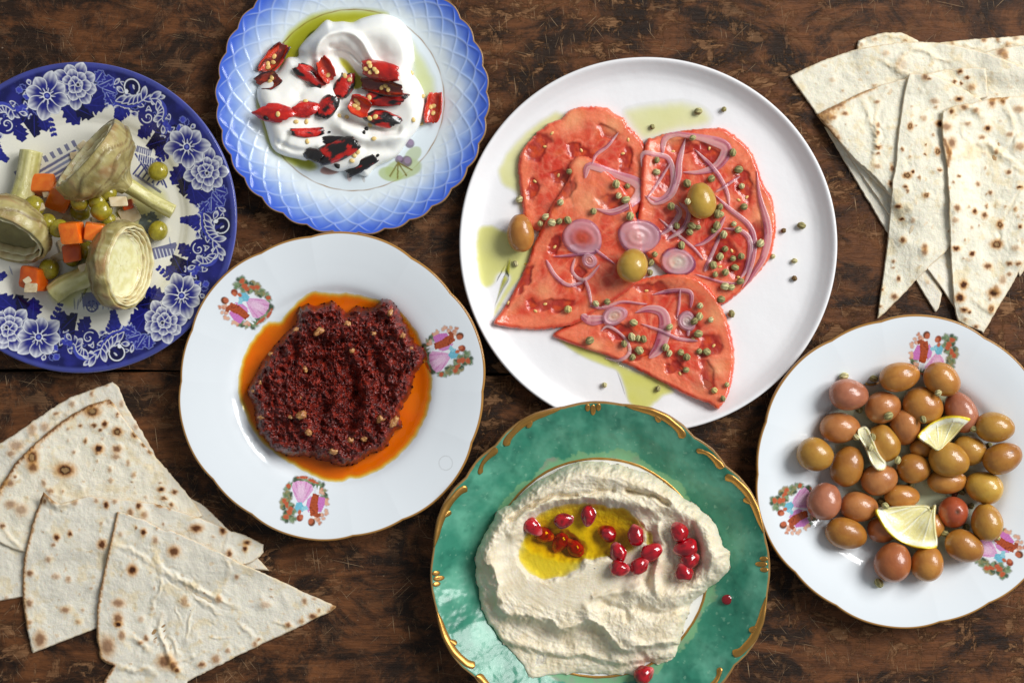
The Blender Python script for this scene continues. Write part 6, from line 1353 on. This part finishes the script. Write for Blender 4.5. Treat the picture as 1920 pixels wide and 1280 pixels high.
for i, (x, y, r_, lb) in enumerate(PEAS):
    zb = min(on('A', x, y)[2], .028) if i > 1 else on('A', x, y)[2]
    c = W(x, y, zb); o = pebble('pea', np.array([c[0], c[1], zb]), r_ * S, r_ * S * .96, r_ * S * .93, m_pea, (166, 152, 40), (138, 126, 34), i * 1.1, None, i, (26, 18), lump=.07, sink=.02 if i < 2 else .25, zone='A')
    tag(o, lb or 'olive green cooked pea piled between the artichoke hearts', 'pea', 'cooked peas on the blue plate')
m_car = mat('cooked_carrot', attr='Col', rough=.3, spec=.5, coat=.5, coat_rough=.08, sss=.25, sss_r=(1, .4, .1), sss_scale=.003, bump=[(350, .0004)])
def cube(name, px, py, sx, sy, sz, rot, tilt, material, col, col2, label, cat, group, seed, zone='A', zmax=.034, lift=0.0):
    n = 7; g = np.linspace(-1, 1, n); V, F = [], []
    for ax_ in range(3):
        for sg in (-1, 1):
            U, Vv = np.meshgrid(g, g, indexing='ij'); P = np.zeros((n, n, 3)); P[..., ax_] = sg; P[..., (ax_ + 1) % 3] = U; P[..., (ax_ + 2) % 3] = Vv; F.append(gridF(n, n) + len(V) * n * n); V.append(P.reshape(-1, 3))
    V = np.vstack(V); F = np.vstack(F); p4 = (np.abs(V) ** 9).sum(1) ** (1 / 9.0); V = V / p4[:, None]
    V = V * (1 + .05 * fbm(V[:, 0] * 1.3 + seed * 2, V[:, 1] * 1.3, V[:, 2] * 1.3 + seed, 2))[:, None] + .10 * V[:, [1]] * np.array([1, 0, 0]) * math.sin(seed * 2.1)
    V = V * (sx * S / 2, sy * S / 2, sz * S / 2); tx, ty = tilt; c, s_ = math.cos(tx), math.sin(tx); V = np.stack([V[:, 0], V[:, 1] * c - V[:, 2] * s_, V[:, 1] * s_ + V[:, 2] * c], 1); c, s_ = math.cos(ty), math.sin(ty); V = np.stack([V[:, 0] * c + V[:, 2] * s_, V[:, 1], -V[:, 0] * s_ + V[:, 2] * c], 1)
    c, s_ = math.cos(rot), math.sin(rot); V = np.stack([V[:, 0] * c - V[:, 1] * s_, V[:, 0] * s_ + V[:, 1] * c, V[:, 2]], 1)
    zb = min(on(zone, px, py)[2], zmax); C0 = W(px, py, zb - V[:, 2].min() - .0015 + lift); C = mixc(np.broadcast_to(lin(col), (len(V), 3)), lin(col2), sm(-.3, .4, fbm(V[:, 0] / .004, V[:, 1] / .004, V[:, 2] / .004 + seed, 3)))
    o = obj(name, V + C0, F, material, col=C); reg(zone, V + C0, F); return tag(o, label, cat, group)
CG = 'carrot cubes on the blue plate'
cube('carrot_cube', 135, 474, 34, 34, 30, .2, (.1, .2), m_car, (232, 104, 18), (214, 84, 12), 'shaded carrot cube tucked under the pair of touching carrot cubes', 'carrot', CG, 1, zmax=.014)
cube('carrot_cube', 64, 522, 42, 42, 38, -.25, (.1, -.35), m_car, (234, 106, 18), (218, 86, 12), 'lone carrot cube at the edge of the well with onion stuck on', 'carrot', CG, 2, zmax=.012)
cube('carrot_cube', 80, 347, 48, 36, 34, .02, (-.25, .1), m_car, (243, 130, 32), (230, 106, 20), 'carrot chunk resting against the stub artichoke stem', 'carrot', CG, 3, zmax=.030)
cube('carrot_cube', 113, 371, 42, 44, 40, -.35, (.35, .2), m_car, (244, 132, 36), (232, 110, 22), 'upright carrot cube with a glistening top between artichokes', 'carrot', CG, 4, zmax=.032)
cube('carrot_cube', 136, 437, 38, 40, 36, .05, (.15, -.15), m_car, (243, 128, 30), (230, 104, 18), 'squarish carrot cube touching another carrot piece side by side', 'carrot', CG, 5, zmax=.034)
cube('carrot_cube', 178, 435, 38, 32, 32, -.15, (.15, .25), m_car, (244, 130, 34), (230, 106, 20), 'shorter carrot piece set against the squarish carrot cube', 'carrot', CG, 6, zmax=.034)
cube('carrot_cube', 240, 384, 20, 18, 18, .3, (.1, .1), m_car, (226, 92, 18), (210, 74, 10), 'small carrot bit peeping out beside the onion petal', 'carrot', CG, 7, zmax=.02)
m_bit = mat('cooked_onion', attr='Col', rough=.22, spec=.5, coat=.4, coat_rough=.06, sss=.4, sss_r=(1, .9, .7), sss_scale=.004)
for i, (x, y, a, b, r_) in enumerate([(222, 378, 32, 18, .05), (243, 402, 36, 34, .5), (182, 412, 18, 16, .3), (121, 461, 22, 24, .2), (134, 364, 14, 14, 0), (58, 540, 24, 18, 0), (52, 526, 14, 12, .6), (130, 410, 24, 16, .4), (200, 528, 22, 12, .1), (162, 500, 28, 14, .3), (86, 362, 12, 18, .3), (75, 390, 18, 12, .5), (156, 274, 18, 16, .7), (140, 292, 16, 14, .2), (110, 482, 30, 14, .4), (222, 420, 18, 24, .6)]):
    cube('onion_bit', x, y, a, b, 7, r_, (.15 * math.sin(i), .15 * math.cos(i * 2)), m_bit, (226, 208, 172), (206, 184, 142), 'largest translucent onion petal leaning on the open artichoke' if i == 1 else 'small translucent cooked onion bit among the peas and carrots', 'onion', 'onion bits on the blue plate', i + 20, zmax=.036)
pool('olive_oil', [(90, 540), (100, 570), (140, 582), (150, 560), (180, 545), (300, 420), (320, 380), (300, 350), (240, 360), (150, 480)], bA, .5, 14, m_olive_oil, 'thin yellow cooking oil seeping under the artichokes')

# ------------------------------------------------------------------ charred chillies
m_chi = mat('chilli_skin', attr='Col', rough=.3, spec=.5, coat=1.0, coat_rough=.06, wet=True, bump=[(240, .0006), (900, .0003)])
m_sd = mat('chilli_seed', attr='Col', rough=.4, coat=.3)
def chilli(A, B, w, kind, char, label, seed, slant=.6, seeds=(), zone='B', bend=0.0, lift=0.0, cut=False):
    A, B = np.array(A, float), np.array(B, float); ax = B - A; L_ = np.linalg.norm(ax); ax /= L_; pr = np.array([-ax[1], ax[0]]); r_ = w * .58; lift = lift + (.0022 if kind == 'half' else 0)
    a0, a1 = dict(skin=(-.12, math.pi + .12), half=(math.pi * .92, math.pi * 2.08), tube=(0, 2 * math.pi))[kind]; nu, na = 26, 26
    u = np.linspace(0, 1, nu); a = np.linspace(a0, a1, na); U, Aa = np.meshgrid(u, a, indexing='ij'); rows = []; cols = []; hs = []
    for lay, rk in ((0, 1.0), (1, .80)):
        taper = 1 - .30 * np.abs(2 * U - 1) ** 2.5; k = rk * taper * (1 + .20 * fbm(U * 2.5 + seed, Aa * .9, seed, 3))
        y, z = np.cos(Aa) * r_ * k, np.sin(Aa) * r_ * k * (.62 if kind == 'skin' else .72); x = U * L_ + slant * y + L_ * .10 * fbm(Aa * 1.7 + seed * 2, np.round(U) * 7., seed, 3) * np.abs(2 * U - 1) ** 2; y = y + bend * (4 * U * (1 - U)) * L_
        rows.append((x, y, z)); n = fbm(U * L_ / 30 + seed * 3.3, Aa * .8, seed, 5)
        ch = sm(.0, .14, n + (char - .30) * 1.15 + (.3 * sm(.25, .5, np.abs(U - .5)) - .06) * (char > .1)) * (char > .05)
        if lay == 0: C = mixc(np.broadcast_to(lin((212, 30, 12)), U.shape + (3,)), lin((172, 14, 8)), sm(-.3, .4, fbm(U * 3, Aa, seed + 4, 3))); C = mixc(C, lin((24, 18, 18)), ch)
        else: C = mixc(np.broadcast_to(lin((214, 66, 34)), U.shape + (3,)), lin((184, 36, 20)), sm(-.2, .4, n)); C = mixc(C, lin((40, 20, 16)), .75 * ch * (char > .3))
        cols.append(C)
    X = np.concatenate([rows[0][0], rows[1][0][:, ::-1]], 1); Y = np.concatenate([rows[0][1], rows[1][1][:, ::-1]], 1); Z = np.concatenate([rows[0][2], rows[1][2][:, ::-1]], 1); CC = np.concatenate([cols[0], cols[1][:, ::-1]], 1)
    zmin = Z.min(); px = A[0] + X * ax[0] + Y * pr[0]; py = A[1] + X * ax[1] + Y * pr[1]
    zs = np.array([on(zone, *(A + (B - A) * f))[2] for f in (.1, .3, .5, .7, .9)]); zf = np.polyfit([.1, .3, .5, .7, .9], zs, 1); zb = np.polyval(zf, np.clip(X / L_, 0, 1)) + lift; z = zb + (Z - zmin * .75) * S
    k = S * (H - z) / H; V = np.stack([(px - 960) * k, (640 - py) * k, z], -1); nn = V.shape[1]
    F = gridF(nu, nn, wrap=True); caps = []
    for i in (0, nu - 1):                                   # join outer and inner wall at the cut ends
        for j in range(na - 1): q = [i * nn + j, i * nn + j + 1, i * nn + nn - 2 - j, i * nn + nn - 1 - j]; caps.append(q if i == 0 else q[::-1])
    F = np.vstack([F, np.array(caps)])
    o = obj('chilli_piece', V.reshape(-1, 3), F, m_chi, col=CC.reshape(-1, 3)); reg(zone, V.reshape(-1, 3), F)
    tag(o, label, 'chilli', 'charred chilli pieces on the yogurt')
    for i, (f, g) in enumerate(seeds):
        c = A + ax * L_ * f + pr * r_ * g; p = on(zone, *c); pebble('seed', p, 5.4 * S, 4.2 * S, 1.5 * S, m_sd, (238, 206, 132), (226, 184, 104), i * 1.9 + seed, o, i + seed, (12, 7), lump=.08, sink=.2, tilt=.3 * math.sin(i * 2))
    return o
chilli((534, 84), (493, 136), 30, 'half', .34, 'long split chilli with seeds resting in the oil at the yogurt edge', 1, .2, [(.45, .1), (.6, -.2), (.72, .15), (.8, -.1)])
chilli((522, 143), (484, 158), 30, 'half', .52, 'blackened chilli curl beside the long split chilli', 2, .3, [(.3, .1), (.45, -.2)])
chilli((600, 112), (622, 150), 28, 'half', .12, 'chilli piece showing its dull red inner wall in the dip', 4, .3, [(.75, .1)])
chilli((557, 124), (606, 162), 27, 'skin', .28, 'glossy red chilli piece lying over the dull opened piece', 3, -.3)
chilli((652, 138), (638, 184), 32, 'skin', .36, 'short chilli piece half black standing in the yellow oil', 5, .35, [(.12, .2), (.2, -.4)])
chilli((680, 127), (746, 138), 32, 'tube', .06, 'clean red chilli tube open at one end with a rosette of seeds', 6, .25, [(.1, .1), (.2, -.3), (.24, .35), (.34, 0), (.42, .2), (.16, -.55)])
chilli((678, 157), (755, 170), 25, 'half', .74, 'black burnt chilli half packed with seeds between two red pieces', 7, .35, [(.5, .1), (.58, -.2), (.66, .2)])
chilli((684, 181), (758, 188), 28, 'skin', .30, 'red pointed chilli piece with burnt end beneath the black half', 8, -.8, [(.12, .1)])
chilli((656, 190), (692, 208), 34, 'half', .30, 'round cut chilli end with four seeds facing up', 9, .1, [(.3, .2), (.4, -.1), (.5, .3), (.25, -.3)])
chilli((692, 212), (742, 234), 30, 'skin', .46, 'chilli piece with red tip and crusty charred end bearing a seed', 10, -.8, [(.25, .1), (.1, .5)])
chilli((489, 202), (541, 222), 36, 'skin', .04, 'bright orange red chilli diamond with a single seed on top', 11, -.85, [(.62, 0)])
chilli((551, 200), (592, 211), 32, 'skin', .08, 'smooth red chilli diamond with pale highlight and no char', 12, -.75)
chilli((626, 180), (603, 220), 30, 'skin', .34, 'blistered chilli piece leaning against the smooth diamond', 13, .3)
chilli((546, 247), (607, 244), 16, 'skin', .22, 'thin curved chilli strip with burnt end', 14, .2, bend=.07)
chilli((606, 263), (670, 268), 17, 'skin', .78, 'flat black chilli shard along the top of the large burnt piece', 16, .3)
chilli((594, 300), (668, 266), 34, 'skin', .50, 'large half burnt chilli piece at the front of the yogurt', 15, .3)
chilli((573, 283), (602, 298), 22, 'skin', .82, 'small coal black chilli scrap with one red corner', 17, -.2)
chilli((652, 326), (704, 295), 20, 'skin', .66, 'slim black chilli end with red tip overhanging the yogurt', 18, .2)
chilli((817, 174), (808, 230), 28, 'half', .03, 'lone clean red chilli on the plate edge of the yogurt', 19, .15, [(.45, 0), (.5, .35), (.68, -.1)])
for i, (x, y) in enumerate([(470, 650), (530, 755), (885, 740), (1095, 640), (1145, 515), (1085, 390), (740, 625), (780, 830), (800, 812), (768, 858), (525, 650), (520, 540), (700, 620), (1135, 660), (865, 665)]):
    px, py = sc([(x, y)], 2.844, 390, 0)[0]; tag(pebble('chilli_seed', on('B', px, py), 5 * S, 4 * S, 1.6 * S, m_sd, (238, 210, 140), (228, 190, 112), i * 1.7, None, i, (12, 7), lump=.08, sink=.25), 'loose yellow chilli seed on the white yogurt', 'seed', 'loose chilli seeds on the yogurt')
m_coal = mat('char_flake', color=(.008, .007, .007), rough=.6)
for i, (x, y, a) in enumerate([(648, 705, 5), (832, 708, 7), (310, 630, 9), (845, 690, 8), (690, 885, 10), (905, 830, 6)]):
    px, py = sc([(x, y)], 2.844, 390, 0)[0]; tag(pebble('char_flake', on('B', px, py), a * S * .6, a * S * .45, a * S * .25, m_coal, None, None, i * 1.4, None, i, (10, 6), lump=.5, sink=.2), 'tiny black flake of char on the yogurt', 'flake', 'char flakes on the yogurt')

# ------------------------------------------------------------------ pomegranate seeds
m_pom = mat('pomegranate_aril', attr='Col', rough=.15, spec=.5, coat=1.0, coat_rough=.02, sss=.2, sss_r=(1, .12, .1), sss_scale=.004)
def aril(px, py, rx, ry, rot, seed, label, zone='E', zadd=0.0):
    nu, nv = 22, 16; a = np.linspace(0, 2 * math.pi, nu, endpoint=False); b = np.linspace(.03, math.pi - .03, nv); A, B = np.meshgrid(a, b); x, y, z = np.cos(B), np.sin(B) * np.cos(A), np.sin(B) * np.sin(A)
    rg = np.random.default_rng(seed); k = np.full(x.shape, 9.)
    for q in range(13):                                     # facets: cut by random planes
        d = rg.normal(size=3); d /= np.linalg.norm(d); k = np.minimum(k, rg.uniform(.86, .98) / np.maximum(x * d[0] + y * d[1] + z * d[2], .05))
    k = np.minimum(k, 1.05); k = .9 * k + .1; tp = 1 - .2 * x
    X, Y, Z = x * k * rx * S, y * k * tp * ry * S, z * k * tp * ry * S; r_ = math.radians(rot); X, Y = X * math.cos(r_) - Y * math.sin(r_), X * math.sin(r_) + Y * math.cos(r_)
    p = on(zone, px, py); zb = p[2] + zadd; c = W(px, py, zb - Z.min() * .8)
    C = mixc(np.broadcast_to(lin((186, 9, 28)), x.shape + (3,)), lin((116, 3, 14)), sm(-.3, .4, fbm(x * 2 + seed, y * 2, z * 2, 2))); C = mixc(C, lin((226, 120, 120)), .8 * sm(.6, .95, x)); C = mixc(C, lin((190, 24, 36)), .6 * sm(.2, .6, noise(x * 2, y * 2 + seed, z * 2)))
    V = np.stack([X + c[0], Y + c[1], Z + c[2]], -1).reshape(-1, 3); F = gridF(nv, nu, wrap=True); o = obj('pomegranate_seed', V, F, m_pom, col=C.reshape(-1, 3)); reg(zone, V, F)
    return tag(o, label, 'pomegranate seed', 'pomegranate seeds on the hummus')
L1, L2, L3 = 'pomegranate seed at the oil puddle in the hummus', 'pomegranate seed on dry hummus near the oil puddle', 'pomegranate seed of the cluster on the raised side of the hummus'
for i, (x, y, a, b, r_, l) in enumerate([(999, 987, 18, 13, -40, L1), (1021, 1002, 16, 12, -20, L1), (1058, 975, 17, 12, 15, L1), (1103, 967, 17, 12, -100, L1), (1049, 1017, 17, 12, -120, L1), (1077, 1026, 18, 12, 130, L1), (1139, 999, 16, 13, 150, L1), (1192, 1002, 18, 14, 90, L1), (1159, 1034, 18, 13, 110, L2), (1162, 1065, 17, 13, 0, L2), (1200, 1060, 17, 13, 40, L2), (1222, 1034, 20, 14, 25, L2), (1273, 996, 16, 14, 120, L3), (1286, 1027, 20, 15, 190, L3), (1294, 1049, 17, 14, 40, L3), (1282, 1072, 16, 15, 100, L3), (1208, 1263, 17, 15, 30, 'single pomegranate seed at the foot of the hummus by the gold ring')]):
    aril(x, y, a * 1.15, b * 1.15, r_, 30 + i, l)
pdrop = on('E', 1363, 1123); tag(pebble('juice_drop', pdrop, 10.5 * S, 9.5 * S, .0014, mat('pomegranate_juice', color=tuple(lin((118, 16, 24))), rough=.08, coat=.6), None, None, 0, None, 3, (24, 10), lump=.04, sink=.4), 'round dark red juice drop on the green rim', 'juice drop')
